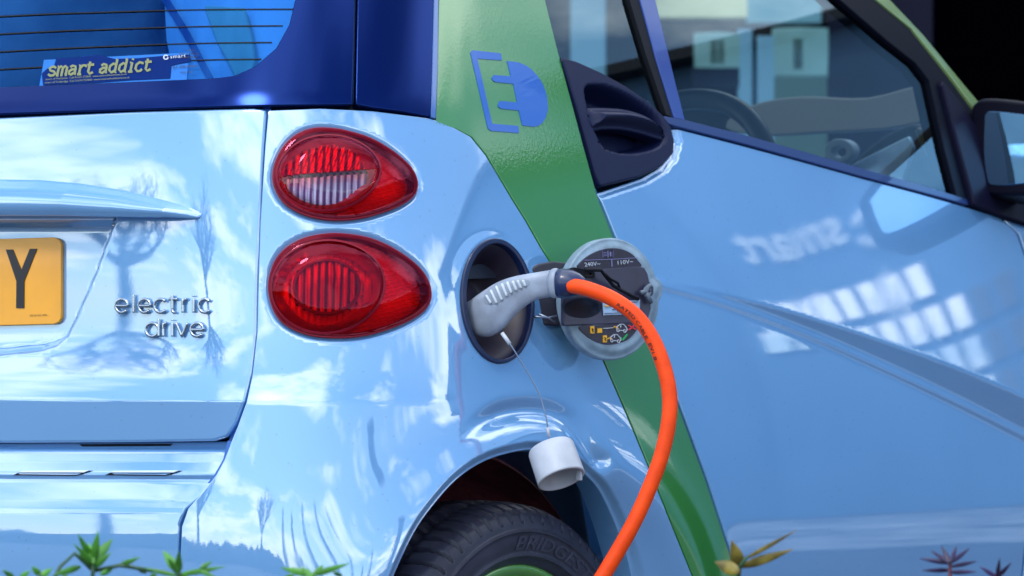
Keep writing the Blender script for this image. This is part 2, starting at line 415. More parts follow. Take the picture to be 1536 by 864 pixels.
# --- outlines in photograph pixels
SEAM_T = [(395, 168), (391, 220), (385, 330), (382, 420), (380, 500), (373, 560), (363, 600), (350, 634), (338, 651), (320, 657)]
SEAM_Q = [(404, 168), (399, 220), (392, 330), (389, 420), (387, 500), (380, 562), (371, 604), (358, 640), (348, 664), (338, 690), (325, 714), (301, 744), (283, 764), (274, 790), (270, 864), (268, 1060)]
LAMP_U = cr([(380+x/2.4, 160+y/2.4) for x, y in [(75, 255), (85, 200), (115, 145), (160, 105), (220, 84), (290, 85), (350, 97), (420, 120), (490, 160), (545, 205), (575, 245), (584, 285), (570, 320), (530, 350), (470, 375), (400, 395), (320, 405), (240, 400), (170, 380), (115, 345), (85, 300)]], k=4)
LAMP_L = cr([(380+x/2.4, 160+y/2.4) for x, y in [(60, 650), (70, 590), (95, 540), (140, 500), (200, 474), (280, 462), (350, 466), (420, 480), (490, 510), (560, 555), (605, 600), (628, 645), (632, 690), (610, 730), (560, 765), (490, 795), (400, 820), (310, 828), (220, 822), (150, 800), (100, 765), (72, 715)]], k=4)
def scale(poly, k, grow=None):
    c = np.mean(poly, 0)
    if grow is not None:
        o = []
        for i in range(len(poly)):
            t = np.array(poly[(i+1) % len(poly)])-np.array(poly[i-1]); n = np.array([t[1], -t[0]])/(np.hypot(*t)+1e-9)*np.sign(area(poly)); o.append(tuple(np.array(poly[i])+n*grow))
        return o
    return [tuple(c+(np.array(p)-c)*k) for p in poly]
PORT = ell(744, 452, 54, 93, -4)
GREEN_L = [(655, 187), (684, 192), (708, 205), (730, 232), (748, 262), (768, 296), (790, 331), (812, 370), (832, 402), (870, 470), (906, 540), (940, 618), (974, 699), (1006, 780), (1040, 864), (1085, 980), (1115, 1060)]
GREEN_R = [(737, -260), (784, -130), (819, 0), (838, 76), (862, 165), (883, 243), (899, 300), (918, 348), (950, 428), (985, 522), (1018, 608), (1060, 722), (1092, 820), (1109, 868), (1150, 980), (1178, 1060)]
ARCH = [(540, 1060), (556, 980), (576, 915), (597, 858), (624, 799), (652, 758), (691, 715), (735, 687), (783, 674), (815, 673), (846, 683), (871, 699), (893, 719), (911, 743), (934, 791), (950, 835), (960, 880), (968, 960), (970, 1060)]
ARCH = cr(ARCH, False, 4)

# --- rear tailgate
def recess(px, py):
    poly = [(-620, 322), (180, 322), (166, 360), (146, 415), (122, 470), (104, 507), (88, 522), (60, 531), (0, 537), (-620, 560)]
    d = sdf(px, py, poly); return -.022*sstep((d-1)/20.0)
tail_out = [(-620, 214), (-300, 196), (0, 180), (200, 171), (380, 166)]+SEAM_T+[(200, 659), (0, 660), (-620, 668)]
tailgate = panel('tailgate', tail_out, surf('tail', recess), PAINT, CAR, step=5, edge=.004, depth=.03)
TS = surf('tail')
# grab lip over the plate
def lip_top(px): return np.interp(px, [-620, 0, 60, 120, 190, 250, 285, 300], [272, 270, 271, 276, 287, 302, 312, 320])
def lip(px, py):
    t = np.clip((py-lip_top(px))/(327.5-lip_top(px)), 0, 1); fade = np.interp(px, [-620, 120, 260, 300], [1, 1, .55, .06])
    return .001+.040*fade*np.where(t < .68, np.sin(t/.68*math.pi/2)**1.1, 1-.20*((t-.68)/.32)**2)
lo_ = [(x, float(lip_top(np.array([x]))[0])) for x in (-620, -300, 0, 60, 120, 190, 250, 285, 297)]+[(301, 321), (297, 327), (250, 327.5), (0, 327), (-620, 327)]
grab = panel('grab_lip', lo_, surf('tail', lip), PAINT, tailgate, step=3, edge=.003, depth=.022)
# number plate
plate = panel('number_plate', [(-404, 372), (-312, 367), (-12, 357.5), (68, 355), (75, 358), (78, 364), (78, 475), (75, 481), (68, 484), (-12, 486), (-404, 497)], surf('tail', lambda x, y: recess(x, y)+.006), YELLOW, CAR, edge=.0012, depth=.004)
PS = surf('tail', lambda x, y: recess(x, y)+.0072)
zz = lambda l, k=2.7, ox=0, oy=240: [(ox+x/k, oy+y/k) for x, y in l]
multi('plate_letter', [zz([(24, 358), (53, 358), (87, 442), (122, 355), (151, 355), (99, 488), (98, 598), (66, 598), (67, 488)], ox=-12)], PS, BLACK, plate)
text_on('plate_print', 'SAF 65 AU 144A', (33, 474), (59, 473), 3.2, PS, BLACK, plate)

# badge strokes
def arc(cx, cy, r0, a0, a1, n=14): return [(cx+r0*math.cos(R(a0+(a1-a0)*i/n)), cy+r0*math.sin(R(a0+(a1-a0)*i/n))) for i in range(n+1)]
GL = {'e': [[(.04, .5), (.96, .5)]+arc(.5, .5, .5, 8, 318, 18)], 'l': [[(.5, 0), (.5, 1.32)]], 'c': [arc(.5, .5, .5, 42, 318, 16)],
      't': [[(.35, 1.28), (.35, .25)]+arc(.6, .25, .25, 180, 280, 6), [(0, 1), (.9, 1)]], 'r': [[(.1, 0), (.1, .6)]+arc(.5, .6, .4, 180, 80, 6), [(.1, .6), (.1, 1)]], 'i': [[(.5, 0), (.5, .98)], [(.5, 1.2), (.5, 1.27)]],
      'd': [arc(.5, .5, .5, 0, 360, 20), [(1, 0), (1, 1.3)]], 'v': [[(0, 1), (.5, 0.02), (1, 1)]]}
def badge(name, items, base, xh, parent):
    b = MB(); s = surf('tail', .0035)
    for ch, x0, x1 in items:
        for st in GL[ch]:
            q = [((x0+(x1-x0)*u)/2.7, base-v*xh) for u, v in st]; q = resample(q, 1.5, False)
            p = s(np.array([a[0] for a in q]), np.array([a[1] for a in q])); b.tube(p, .0021, 8)
    return b.build(name, BADGE, parent)
badge('badge_lettering', [('e', 476, 526), ('l', 538, 558), ('e', 569, 617), ('c', 633, 682), ('t', 692, 728), ('r', 744, 776), ('i', 778, 802), ('c', 811, 859)], 469, 20, tailgate)
badge('badge_lettering', [('d', 598, 650), ('r', 666, 692), ('i', 693, 717), ('v', 721, 766), ('e', 779, 830)], 505, 20, tailgate)

# --- bumper between the corner panels
def bump_off(px, py):
    py = py+np.interp(px, [-620, 0, 180, 310, 350], [6, 0, 0, -1, -3])
    e = np.interp(px, [-620, 0, 120, 240, 320], [0, 0, 8, 20, 14])*0
    y = [640, 664, 672, 676, 690, 705, 709, 716, 722, 750, 763, 770, 800, 864, 1100]
    o = [-34, -32, -26, -25, -20, -13, -12, -15, -12, -3, 0, 1, 1, 0, 0]
    return np.interp(py+e, y, o)*1e-3
bump_out = [(-620, 664), (0, 661), (330, 658), (343, 664), (332, 690), (318, 714), (294, 742), (275, 762), (266, 786), (262, 864), (260, 1060), (-620, 1060)]
bumper = panel('rear_bumper', bump_out, surf('quarter', bump_off), PAINT, CAR, step=4, edge=.003, depth=.03)
BS = surf('quarter', lambda x, y: bump_off(x, y)+.0006)
for x0, x1 in ((10, 130), (148, 265)):
    v = multi('vent_slot', [[(x0, 711), (x0+14, 705), (x1, 704), (x1-16, 710), (x1-26, 712)]], BS, RUBBER, bumper)
    multi('vent_lip', [[(x0+10, 707), (x0+16, 704.6), (x1-4, 703.6), (x1-12, 707)]], surf('quarter', lambda x, y: bump_off(x, y)+.003), mat('pale_metal', (.6, .7, .8), .3, .3), v)
multi('tailgate_slot', [[(95, 660.5), (237, 659.5), (233, 663), (100, 664)]], BS, RUBBER, bumper)

# --- quarter panel with rounded corner
SCOOP = cr([(690, 652), (720, 634), (755, 620), (795, 614), (835, 620), (868, 642), (900, 690)], False, 6)
def quarter_disp(px, py):
    d = pdist(px, py, PORT); ins = inside(px, py, PORT)
    rim = .001*np.exp(-(d/12.0)**2)
    da = pdist(px, py, ARCH, False)
    lipa = -.010*(1-sstep((da-1)/11.0))
    lu = np.minimum(pdist(px, py, LAMP_U), pdist(px, py, LAMP_L)); lr = -.003*(1-sstep((lu-3)/7.0))
    ds = pdist(px, py, SCOOP, False); sc_ = -.010*np.exp(-(ds/15.0)**2)*np.clip((px-690)/60, 0, 1)
    return rim+lipa+lr+sc_
AS = -1 if np.mean([p[1] for p in scale(ARCH, 1, 5)[10:-10]]) > np.mean([p[1] for p in ARCH[10:-10]]) else 1
qo = [(404, 167), (480, 164), (560, 168), (640, 178), (652, 181)]+[(x-2.5, y+1) for x, y in GREEN_L[1:]]
qo += ARCH[::-1] + SEAM_Q[::-1][:-1]
quarter = panel('quarter_panel', qo, surf('quarter', quarter_disp), PAINT, CAR, holes=[scale(LAMP_U, 1, 2), scale(LAMP_L, 1, 2), PORT], step=5, edge=.0015, depth=.045,
    creases=[(lambda q: q+[q[0]])(scale(LP, 1, g)) for LP, gs in ((LAMP_U, (5.5, 9)), (LAMP_L, (5.5, 9)), (PORT, (5, 10, 16))) for g in gs]+[[(px_, py_) for px_, py_ in scale(ARCH, 1, g)[2:-2] if py_ < 1030] for g in (AS*4, AS*8, AS*12.5)])

# --- inner shell behind the seams
shell_o = [(-620, 190), (0, 160), (520, 150), (650, 165), (700, 190), (880, 270), (1000, 180), (1450, 320), (1540, 345), (1560, 1060), (985, 1060)]+[(x+(14 if x > 760 else -14), y-10) for x, y in ARCH[::-1][1:-1]]+[(530, 1060), (-620, 1060)]
panel('inner_shell', shell_o, surf('side', -.075), SHELL, CAR, step=16, edge=0, depth=.01)
SEAMB = mat('seam_blue', (.02, .12, .42), .4)
multi('seam_strip', [ribbon([(399.5, 150), (395, 220), (388.5, 330), (385.5, 420), (383.5, 500), (376.5, 561), (367, 602), (354, 637), (345, 664)], 13)], surf('tail', -.009), SEAMB, CAR)
multi('seam_strip', [ribbon([(343, 660), (335, 690), (321, 714), (297, 743), (279, 763), (270, 788), (266, 864), (264, 1060)], 14)], surf('quarter', -.012), SEAMB, CAR)
multi('seam_strip', [ribbon([(-620, 202), (0, 174), (300, 163), (530, 160), (590, 166), (656, 181)], 20)], surf('tail', -.012), RUBBER, CAR)

# --- tail lamps
def ribmat(name, a, b, c, freq, rough=.25):
    m = mat(name, a, rough, .2); t = m.node_tree; tc_ = t.nodes.new('ShaderNodeTexCoord'); mp = t.nodes.new('ShaderNodeMapping'); wv = t.nodes.new('ShaderNodeTexWave')
    mp.inputs['Rotation'].default_value = (0, 0, R(-31)); wv.inputs['Scale'].default_value = freq; wv.inputs['Distortion'].default_value = .9; wv.inputs['Detail'].default_value = 3; wv.inputs['Detail Scale'].default_value = 1.2
    t.links.new(tc_.outputs['Object'], mp.inputs[0]); t.links.new(mp.outputs[0], wv.inputs['Vector'])
    r = t.nodes.new('ShaderNodeValToRGB'); e = r.color_ramp.elements; e[0].position = .15; e[0].color = (*b, 1); e[1].position = .85; e[1].color = (*a, 1); q = e.new(.5); q.color = (*c, 1)
    t.links.new(wv.outputs['Fac'], r.inputs[0]); t.links.new(r.outputs[0], t.nodes['Principled BSDF'].inputs['Base Color']); return m
RIBW = ribmat('clear_prisms', (.92, .90, 1.0), (.14, .05, .18), (.55, .45, .68), 38)
RIBR = ribmat('red_prisms', (1.0, .07, .04), (.10, .004, .06), (.75, .02, .05), 34)
def tail_lamp(out_, circ, two_part, zc):
    cx, cy, rx, ry = circ; c = ell(cx, cy, rx, ry, -4); body = scale(out_, 1, -1.0)
    dome = lambda px, py: .004+.012*sstep(sdf(px, py, out_)/40.0)+.003*sstep((sdf(px, py, c)+1)/9.0)
    cut = None; hs = []
    if two_part:
        cut = ell(cx, cy+1, rx*.93, ry*.93, -4, 30, 2, 178); hs = [cut]
    lens = panel('tail_light', body, surf('quarter', dome), REDG, CAR, holes=hs, step=4, edge=.001, depth=.004)
    panel('lens_edge', scale(c, 1, 1.6), surf('quarter', lambda x, y: dome(x, y)+.0006), DARKRED, lens, holes=[scale(c, 1, -.6)], step=3, edge=.0004, depth=.001)
    panel('lamp_bezel', scale(out_, 1, 1.5), surf('quarter', .003), DARKRED, lens, holes=[scale(out_, 1, -3.5)], step=4, edge=.001, depth=.02)
    fin = lambda px, py: -.014+.006*sstep(sdf(px, py, out_)/-1.0)+.0025*np.abs(((py*.9+px*.25)/5.5) % 1.0-.5)*2
    panel('reflector', scale(out_, 1, -1), surf('quarter', fin), REDCHROME, lens, holes=[c], step=3, edge=0, depth=.0)
    def bowl(px, py):
        q = np.hypot((px-cx)/rx, (py-cy)/ry); return -.012-.012*(1-np.clip(q, 0, 1)**2)+.004*np.abs((px/10.0) % 1-.5)*2
    panel('lamp_bowl', c, surf('quarter', bowl), REDCHROME if not two_part else RIBW, lens, step=2.5, edge=0, depth=.0)
    panel('lamp_ring', scale(c, 1, 3), surf('quarter', lambda x, y: dome(x, y)-.0035), mat('lamp_ring_red', (.85, .05, .12), .2, .3, .8), lens, holes=[scale(c, 1, -1.2)], step=3, edge=.001, depth=.018)
    if two_part:
        ribs = lambda px, py: -.006+.0035*np.abs((px/9.0) % 1-.5)*2
        cl2 = panel('clear_lens', scale(cut, 1, -.4), surf('quarter', lambda x, y: dome(x, y)-.0006), CLEARG, lens, step=3, edge=.0005, depth=.002)
        panel('prism_plate', scale(cut, 1, .6), surf('quarter', ribs), RIBW, lens, step=2.5, edge=0, depth=0)
        upr = ell(cx, cy-1, rx*.95, ry*.95, -4, 30, 184, 356)
        rib2 = lambda px, py: -.008+.004*np.abs(((px+(py-cy)*.35)/9.0) % 1-.5)*2
        panel('ribbed_lens', upr, surf('quarter', rib2), RIBR, lens, step=2.5, edge=0, depth=0)
    else:
        c2 = ell(cx+1, cy-1, rx*.60, ry*.57, -4)
        rib2 = lambda px, py: -.004+.004*np.abs((px/9.0) % 1-.5)*2
        panel('ribbed_lens', c2, surf('quarter', rib2), RIBR, lens, step=2.5, edge=.001, depth=.01)
        panel('lamp_ring', scale(c2, 1, 2), surf('quarter', .001), DARKRED, lens, holes=[scale(c2, 1, -.6)], step=3, edge=.0008, depth=.01)
    return lens
tag(tail_lamp(LAMP_U, (490, 261, 74, 56), True, 0), 'upper red tail light with clear ribbed lower half')
tag(tail_lamp(LAMP_L, (489, 431, 81, 69), False, 0), 'lower all-red tail light with ringed round lens')

# --- rear hatch glass
GC = [(470, -260), (462, -120), (445, 0), (436, 38), (416, 74), (384, 102), (352, 116), (320, 120), (200, 125), (0, 133), (-620, 168)]
hf = panel('hatch_frame', [(-620, -230), (533, -260), (530, 0), (526, 156), (430, 157), (300, 160), (0, 170), (-620, 206)], surf('tail', .002), NAVY, CAR, holes=[[(-600, -215)]+GC[:-1]+[(-600, 164)]], step=6, edge=.002, depth=.015)
rg = panel('rear_window', [(-610, -222)]+[(x+4, y+4) for x, y in GC[:-1]]+[(-610, 170)], surf('tail', -.002), REARG, CAR, step=8, edge=0, depth=0)
GS = surf('tail', -.0005)
heat = [[(-600, 56+k*27), (0, 24+k*26.5), (150, 18+k*25.8), (300, 14+k*25.2), (440-k*16, 13+k*25)] for k in range(4)]
multi('heater_wire', [ribbon(cr(h, False, 5), 1.5) for h in heat], GS, RUBBER, rg)
st = multi('window_sticker', [[(66, 90), (284, 79), (280, 121), (200, 125), (59, 130)]], surf('tail', .0002), STICKL, rg)
S2 = surf('tail', .0012); S3 = surf('tail', .0022)
zs = lambda l: [(50+x/5.69, 60+y/5.69) for x, y in l]
multi('sticker_ground', [zs([(200, 160), (380, 150), (560, 130), (700, 165), (900, 158), (1100, 140), (1340, 130), (1345, 190), (1250, 205), (1180, 222), (1170, 330), (840, 345), (540, 368), (88, 388), (75, 290), (120, 250), (180, 225)])], S2, STICKD, st)
# slab-serif italic lettering drawn as strokes
SG = {'s': ([[(.85, .8), (.6, 1), (.3, .98), (.12, .8), (.25, .58), (.7, .45), (.88, .25), (.7, .03), (.35, 0), (.08, .2)]], 1.0),
      'm': ([[(0, 0), (.3, 0)], [(.15, 0), (.15, 1), (0, 1)], [(.15, .8), (.4, 1), (.62, .85), (.62, 0)], [(.62, .8), (.88, 1), (1.1, .85), (1.1, 0)], [(.5, 0), (.74, 0)], [(1.0, 0), (1.25, 0)]], 1.3),
      'a': ([[(.15, .85), (.4, 1), (.72, .9), (.78, .7), (.78, .1), (.95, 0)], [(.78, .58), (.4, .58), (.12, .4), (.15, .1), (.4, 0), (.78, .25)]], 1.05),
      'r': ([[(.05, 0), (.5, 0)], [(.25, 0), (.25, 1), (.05, 1)], [(.25, .7), (.5, .98), (.85, .95), (.88, .75)]], .95),
      't': ([[(.3, 1.35), (.3, .2), (.5, 0), (.85, .15)], [(.05, 1), (.8, 1)]], .95),
      'd': ([[(.78, .85), (.45, 1), (.12, .75), (.1, .3), (.4, 0), (.78, .25)], [(.6, 1.45), (.78, 1.45), (.78, 0), (.98, 0)]], 1.1),
      'i': ([[(.1, 0), (.6, 0)], [(.35, 0), (.35, 1), (.1, 1)], [(.34, 1.28), (.36, 1.46)]], .75), 'c': ([[(.85, .75), (.8, .9), (.45, 1), (.14, .75), (.12, .3), (.4, 0), (.7, .02), (.88, .22)]], 1.0), ' ': ([], .55)}
def slab(txt, p0, p1, xh, wd, s, m, parent):
    W = sum(SG[c][1] for c in txt); cur = 0; P = []; ex = np.array(p1)-np.array(p0); upv = np.array([.22, -1.0])*xh
    for c in txt:
        for stt in SG[c][0]:
            q = [tuple(np.array(p0)+ex*(cur+u)/W+upv*v) for u, v in stt]; P.append(ribbon(q, wd))
        cur += SG[c][1]
    V = []; F = []
    for pl in P:
        k = len(pl)//2; p = s(np.array([q[0] for q in pl]), np.array([q[1] for q in pl])); b = len(V); V += list(p)
        for i in range(k-1): F.append((b+i, b+i+1, b+2*k-2-i, b+2*k-1-i))
    return mesh_obj('sticker_lettering', V, F, m, parent, smooth=False)
slab('smart addict', (72, 115), (228, 107), 13.5, 3.6, S3, STICKY, st)
text_on('sticker_small_print', 'smart of Maidstone  Call 01622 372000  www.smartofmaidstone.co.uk', (70, 121.5), (192, 113.5), 3.0, S3, STICKY, st)
text_on('sticker_small_print', 'smart of Tonbridge  Call 01634 727800  www.smartofmaidstone.co.uk', (69, 126.5), (196, 118.5), 3.0, S3, STICKY, st)
text_on('sticker_brand_print', 'smart', (257, 89), (280, 87), 5.5, S3, PRINTW, st, spacing=1.1)
multi('sticker_emblem', [ribbon(ell(250, 87, 3.2, 3.0, 0, 16, 0, 330), 1.6)], S3, PRINTW, st)
for (t, x0, x1, y, h) in (('smart', 280, 293, 78.5, 4), ('SPLINTEX', 270, 299, 84, 3.2), ('TEMPERED', 272, 298, 89, 3), ('43R-00048', 270, 296, 103, 4), ('E1', 261, 267, 104, 4), ('AS2 M50', 271, 291, 111, 2.6)):
    text_on('glass_mark', t, (x0, y), (x1, y-.6), h, S3, BLACK, rg)

# --- side pillar trim, green safety-cell stripe
panel('pillar_trim', [(541, -260), (538, 0), (535, 156), (560, 161), (600, 166), (643, 174), (646, 100), (648, 0), (650, -260)], surf('tail', .002), NAVY, CAR, step=6, edge=.002, depth=.02)
panel('pillar_seal', [(650, -260), (650, 0), (647.5, 100), (645.5, 176), (651, 178), (654, 100), (655, 0), (656, -260)], surf('quarter', .003), mat('blue_edge', (.03, .12, .4), .3, 0, 1), CAR, step=6, edge=.001, depth=.02)
gl_left = [(661, -260), (659, 0), (657, 100), (655, 186)]
pillar = panel('green_pillar', gl_left+[(x+1.0, y) for x, y in GREEN_L[1:]]+[(x-2, y) for x, y in GREEN_R[::-1]], surf('side'), GREEN, CAR, step=6, edge=.0012, depth=.02)
zd = lambda l: [(640+x/2.88, y/2.88) for x, y in l]
multi('plug_logo', [zd([(188, 230), (195, 218), (318, 231), (324, 261), (217, 254), (281, 535), (393, 545), (397, 575), (275, 566), (263, 555)]),
      zd([(346, 265), (372, 267), (400, 272), (427, 284), (450, 300), (474, 325), (495, 355), (509, 387), (518, 420), (522, 470), (512, 510), (495, 535), (476, 545), (460, 548), (412, 542), (396, 478), (318, 470), (308, 462), (306, 452), (314, 437), (389, 443), (373, 363), (295, 355), (283, 347), (280, 337), (288, 325), (362, 330)])], surf('side', .0009), BLUEDECAL, pillar)

# --- door
tmp = surf('side')
CU = cr([(985, 419), (1060, 436), (1126, 454), (1200, 476), (1290, 505), (1420, 552), (1536, 604), (1640, 664)], False, 6)
CLO = cr([(985, 424), (1060, 445), (1126, 467), (1200, 495), (1290, 534), (1420, 594), (1536, 652), (1640, 710)], False, 6)
CUa, CLa = np.array(CU), np.array(CLO)
def door_disp(px, py):
    yu = np.interp(px, CUa[:, 0], CUa[:, 1]); yl = np.interp(px, CLa[:, 0], CLa[:, 1]); wid = np.interp(px, [985, 1200, 1640], [.0015, .009, .020])
    t = np.clip((yl-py)/np.maximum(yl-yu, 2), 0, 1); up = np.clip(1-(yu-py)/np.interp(px, [985, 1640], [200, 260]), 0, 1)
    ridge = .0028*np.exp(-((py-yl-2)/6.0)**2)
    return ridge+wid*np.where(py < yu, up**1.6, t)
door_o = [(903, 290), (935, 279), (968, 268), (993, 253), (1008, 236), (1013, 222), (1014, 208), (1009, 193), (1060, 206), (1110, 219), (1200, 243), (1290, 268), (1380, 292), (1450, 312), (1500, 328), (1524, 350), (1548, 420), (1556, 520), (1553, 640), (1543, 760), (1531, 864), (1500, 1060)]+[(x+4, y) for x, y in GREEN_R[::-1] if y > 295]
door = panel('door', door_o, surf('door', lambda x, y: sum(door_disp(x, y+q) for q in (-3, -1.5, 0, 1.5, 3))/5-.006*(1-sstep((pdist(x, y, [(903, 290), (935, 279), (968, 268), (993, 253), (1008, 236), (1014, 215), (1009, 193)], False)-1)/9))), PAINT, CAR, step=4, edge=.002, depth=.025, creases=[[p for p in CU if 992 < p[0] < 1545], [p for p in CLO if 992 < p[0] < 1545]])
multi('seam_strip', [ribbon([(897, 282), (920, 348), (952, 428), (987, 522), (1020, 608), (1062, 722), (1094, 820), (1111, 868), (1180, 1060)], 12)], surf('side', -.010), mat('seam_blue', (.02, .10, .38), .4), CAR)
belt = panel('belt_moulding', [(994, 176), (1030, 183), (1110, 203), (1200, 228), (1290, 254), (1380, 279), (1448, 300), (1450, 307), (1380, 288), (1290, 264), (1200, 239), (1110, 214), (1012, 189), (1003, 186)], surf('door', lambda x, y: .003+0*x), mat('belt_blue', (.01, .035, .16), .35, 0, .8), CAR, step=4, edge=.002, depth=.02)
# handle housing
H_O = [(842, 90), (862, 95.5), (897, 111), (935, 132), (970, 156), (992, 177), (1002, 192), (1007, 212), (1006, 229), (990, 247), (953, 264), (899, 277), (893, 262), (868, 172), (848, 108)]
H_R = cr(zd([(672, 385), (700, 365), (760, 368), (830, 393), (900, 432), (975, 490), (1015, 550), (1026, 595), (1005, 632), (960, 655), (890, 668), (815, 664), (755, 640), (725, 590), (700, 530), (682, 460)]), k=4)
def hdisp(px, py): return .004-.038*sstep((sdf(px, py, H_R)+1)/16.0)
hh_ = panel('handle_housing', H_O, surf('side', hdisp), PLASTIC, door, step=3.5, edge=.003, depth=.02)
H_G = cr(zd([(690, 485), (700, 474), (760, 472), (850, 478), (930, 500), (990, 535), (1018, 565), (1027, 600), (985, 590), (920, 570), (840, 554), (760, 552), (708, 560), (697, 530)]), k=4)
panel('pull_grip', H_G, surf('side', lambda x, y: .001+.017*sstep((sdf(x, y, H_G))/13.0)), PLASTIC, door, step=3, edge=.003, depth=.016)

# --- side windows and frames
WS = surf('side', -.006)
panel('side_window', [(775, -240), (905, -240), (951, 0), (966, 60), (997, 172), (985, 165), (970, 154), (935, 130), (897, 109), (862, 93), (842, 86), (821, 0)], WS, SIDEG, door, step=10, edge=0, depth=0)
main_o = [(935, -240), (980, 0), (1020, 180), (1110, 207), (1200, 232), (1290, 258), (1380, 283), (1436, 296), (1420, 230), (1396, 121), (1372, 92), (1330, 60), (1262, 0), (1040, -215)]
panel('side_window', main_o, WS, SIDEG, door, step=10, edge=0, depth=0)
panel('window_post', [(905, -240), (944, 0), (968, 80), (999, 172), (1008, 176), (982, 90), (957, 0), (918, -240)], surf('side', .001), RUBBER, door, step=5, edge=.001, depth=.02)
panel('window_post', [(919, -240), (958.5, 0), (983, 90), (1010, 177), (1024, 180), (1004, 100), (980, 0), (940, -240)], surf('side', .003), mat('post_blue', (.012, .05, .28), .35, 0, 1), door, step=5, edge=.0015, depth=.02)
fr = panel('windscreen_pillar', [(1030, -215), (1258, 0), (1330, 62), (1372, 95), (1392, 121), (1415, 225), (1434, 298), (1452, 303), (1428, 220), (1404, 126), (1440, 172), (1463, 205), (1466, 180), (1420, 118), (1361, 44), (1307, 0), (1075, -215)], surf('side', .003), mat('black_frame', (.002, .003, .010), .45, spec=.10), CAR, step=6, edge=.002, depth=.03)
panel('green_pillar', [(1077, -215), (1310, 0), (1364, 44), (1424, 118), (1459, 165), (1462, 154), (1440, 128), (1380, 55), (1328, 0), (1100, -215)], surf('side', .006), mat('olive_green_paint', (.17, .27, .10), .3, 0, 1, 1.6), CAR, step=5, edge=.002, depth=.03)

# --- door mirror and its foot
panel('mirror_foot', [(1406, 128), (1430, 158), (1462, 205), (1470, 270), (1540, 290), (1560, 345), (1500, 326), (1454, 307), (1430, 220)], surf('side', .012), mat('mirror_foot_black', (.006, .006, .022), .4, spec=.14), CAR, step=5, edge=.004, depth=.03)
mp = np.array(one(surf('side', .0), 1470, 230))+np.array([.05, -.02, 0])
mdir = Vector((-.02, -1, .11)).normalized()
MSf = lambda dsp: plane_surf(mp, mdir, dsp)
m_out = cr([(1461, 172), (1466, 158), (1480, 154), (1520, 157), (1580, 166), (1640, 178), (1652, 190), (1652, 240), (1640, 268), (1580, 281), (1515, 287), (1484, 286), (1470, 272), (1463, 230)], k=3)
mi = panel('door_mirror', m_out, MSf(.0), mat('mirror_case', (.003, .003, .010), .35, spec=.14), CAR, step=5, edge=.008, depth=.085)
m_in = cr([(1478, 182), (1480, 171), (1490, 168), (1530, 172), (1580, 179), (1632, 190), (1636, 200), (1636, 234), (1628, 256), (1580, 268), (1520, 276), (1490, 277), (1482, 268), (1477, 230)], k=3)
panel('mirror_glass', m_in, MSf(.0012), MIRROR, mi, step=8, edge=.001, depth=.0012)
# front wing, bonnet stub and roof beyond the frame
panel('front_wing', [(1508, 330), (1540, 340), (1600, 345), (1690, 372), (1760, 420), (1800, 520), (1800, 640), (1740, 620), (1690, 640), (1640, 720), (1620, 864), (1615, 1000), (1510, 1060), (1538, 864), (1550, 760), (1560, 640), (1563, 520), (1555, 420), (1530, 350)], surf('door'), PAINT, CAR, step=10, edge=.003, depth=.03)
b = MB(); b.box((0, 1.0, 1.50), (.54, .55, .02)); bevel(b.build('roof', NAVY, CAR), .02, 4)
b = MB(); b.box((-.72, .95, .62), (.03, .95, .33)); bevel(b.build('far_door', DASH, CAR), .02)
b = MB(); b.box((0, 1.0, .30), (.66, .60, .03)); b.build('cabin_floor', DASH, CAR)
b = MB(); b.box((-.02, 2.05, .60), (.68, .30, .26)); bevel(b.build('bonnet', PAINT, CAR), .08, 5)

# --- cabin: dashboard, wheel, seats
IS = surf('tail', -.10)
panel('added_window_panel', [(182, -150), (188, 0), (204, 80), (212, 140), (470, 140), (480, -150)], IS, mat('added_window_panel_pale', (.55, .70, .85), .7), CAR, step=20, edge=.004, depth=.02)  # pale panel added behind the rear glass to lighten its right part
panel('seat_belt', ribbon(cr([(190, -60), (232, 10), (262, 60), (312, 130)], False, 4), 9), surf('tail', -.085), mat('belt_webbing', (.02, .06, .25), .7), CAR, step=6, edge=.001, depth=.002)
panel('hanging_strap', [(262, -40), (285, 10), (312, 48), (322, 66), (340, 66), (352, 40), (345, 5), (330, -40)], surf('tail', -.08), mat('strap_olive', (.45, .62, .42), .6), CAR, step=8, edge=.004, depth=.006)
b = MB(); b.box((0, 1.62, .80), (.66, .13, .14)); bevel(b.build('dashboard', DASH, CAR), .06, 5)
swc = Vector(one(plane_surf((.36, 0, 0), (1, 0, 0)), 1000, 302)); swn = Vector((0, -.90, .42)).normalized()
b = MB(); ring = [(.185+.017*math.cos(a), .017*math.sin(a)) for a in np.linspace(0, 2*math.pi, 13)[:-1]]
b.lathe(ring, swc, swn, 64, closed=True); b.tube([swc-Vector((.17, 0, 0)), swc+Vector((.17, 0, 0))], .018); b.tube([swc, swc-swn*.3], .03)
b.build('steering_wheel', mat('wheel_leather', (.03, .035, .04), .4), CAR)
pod = one(plane_surf((.30, 1.5, .9), (0, 1, 0)), 1345, 255)
def pix(y0): return plane_surf((0, y0, 0), (0, 1, 0))
panel('instrument_pod', cr([(1270, 300), (1284, 248), (1320, 214), (1352, 196), (1376, 192), (1394, 212), (1408, 245), (1410, 300)], k=3), pix(1.80), DASH, CAR, step=8, edge=.006, depth=.09)
panel('instrument_screen', [(1278, 248), (1362, 206), (1368, 222), (1352, 270), (1340, 280), (1300, 265)], plane_surf((.40, 1.75, .9), (.1, .98, -.15)), mat('screen_sky_tint', (.42, .60, .88), .12, .3, var=(12, .35)), CAR, step=8, edge=.002, depth=.006)  # reflected sky is put into the screen's pale base colour
panel('pod_trim', cr([(1374, 196), (1384, 198), (1398, 214), (1410, 236), (1412, 242), (1396, 238), (1385, 220)], k=3), pix(1.75), mat('pod_olive', (.14, .15, .05), .3), CAR, step=5, edge=.003, depth=.03)
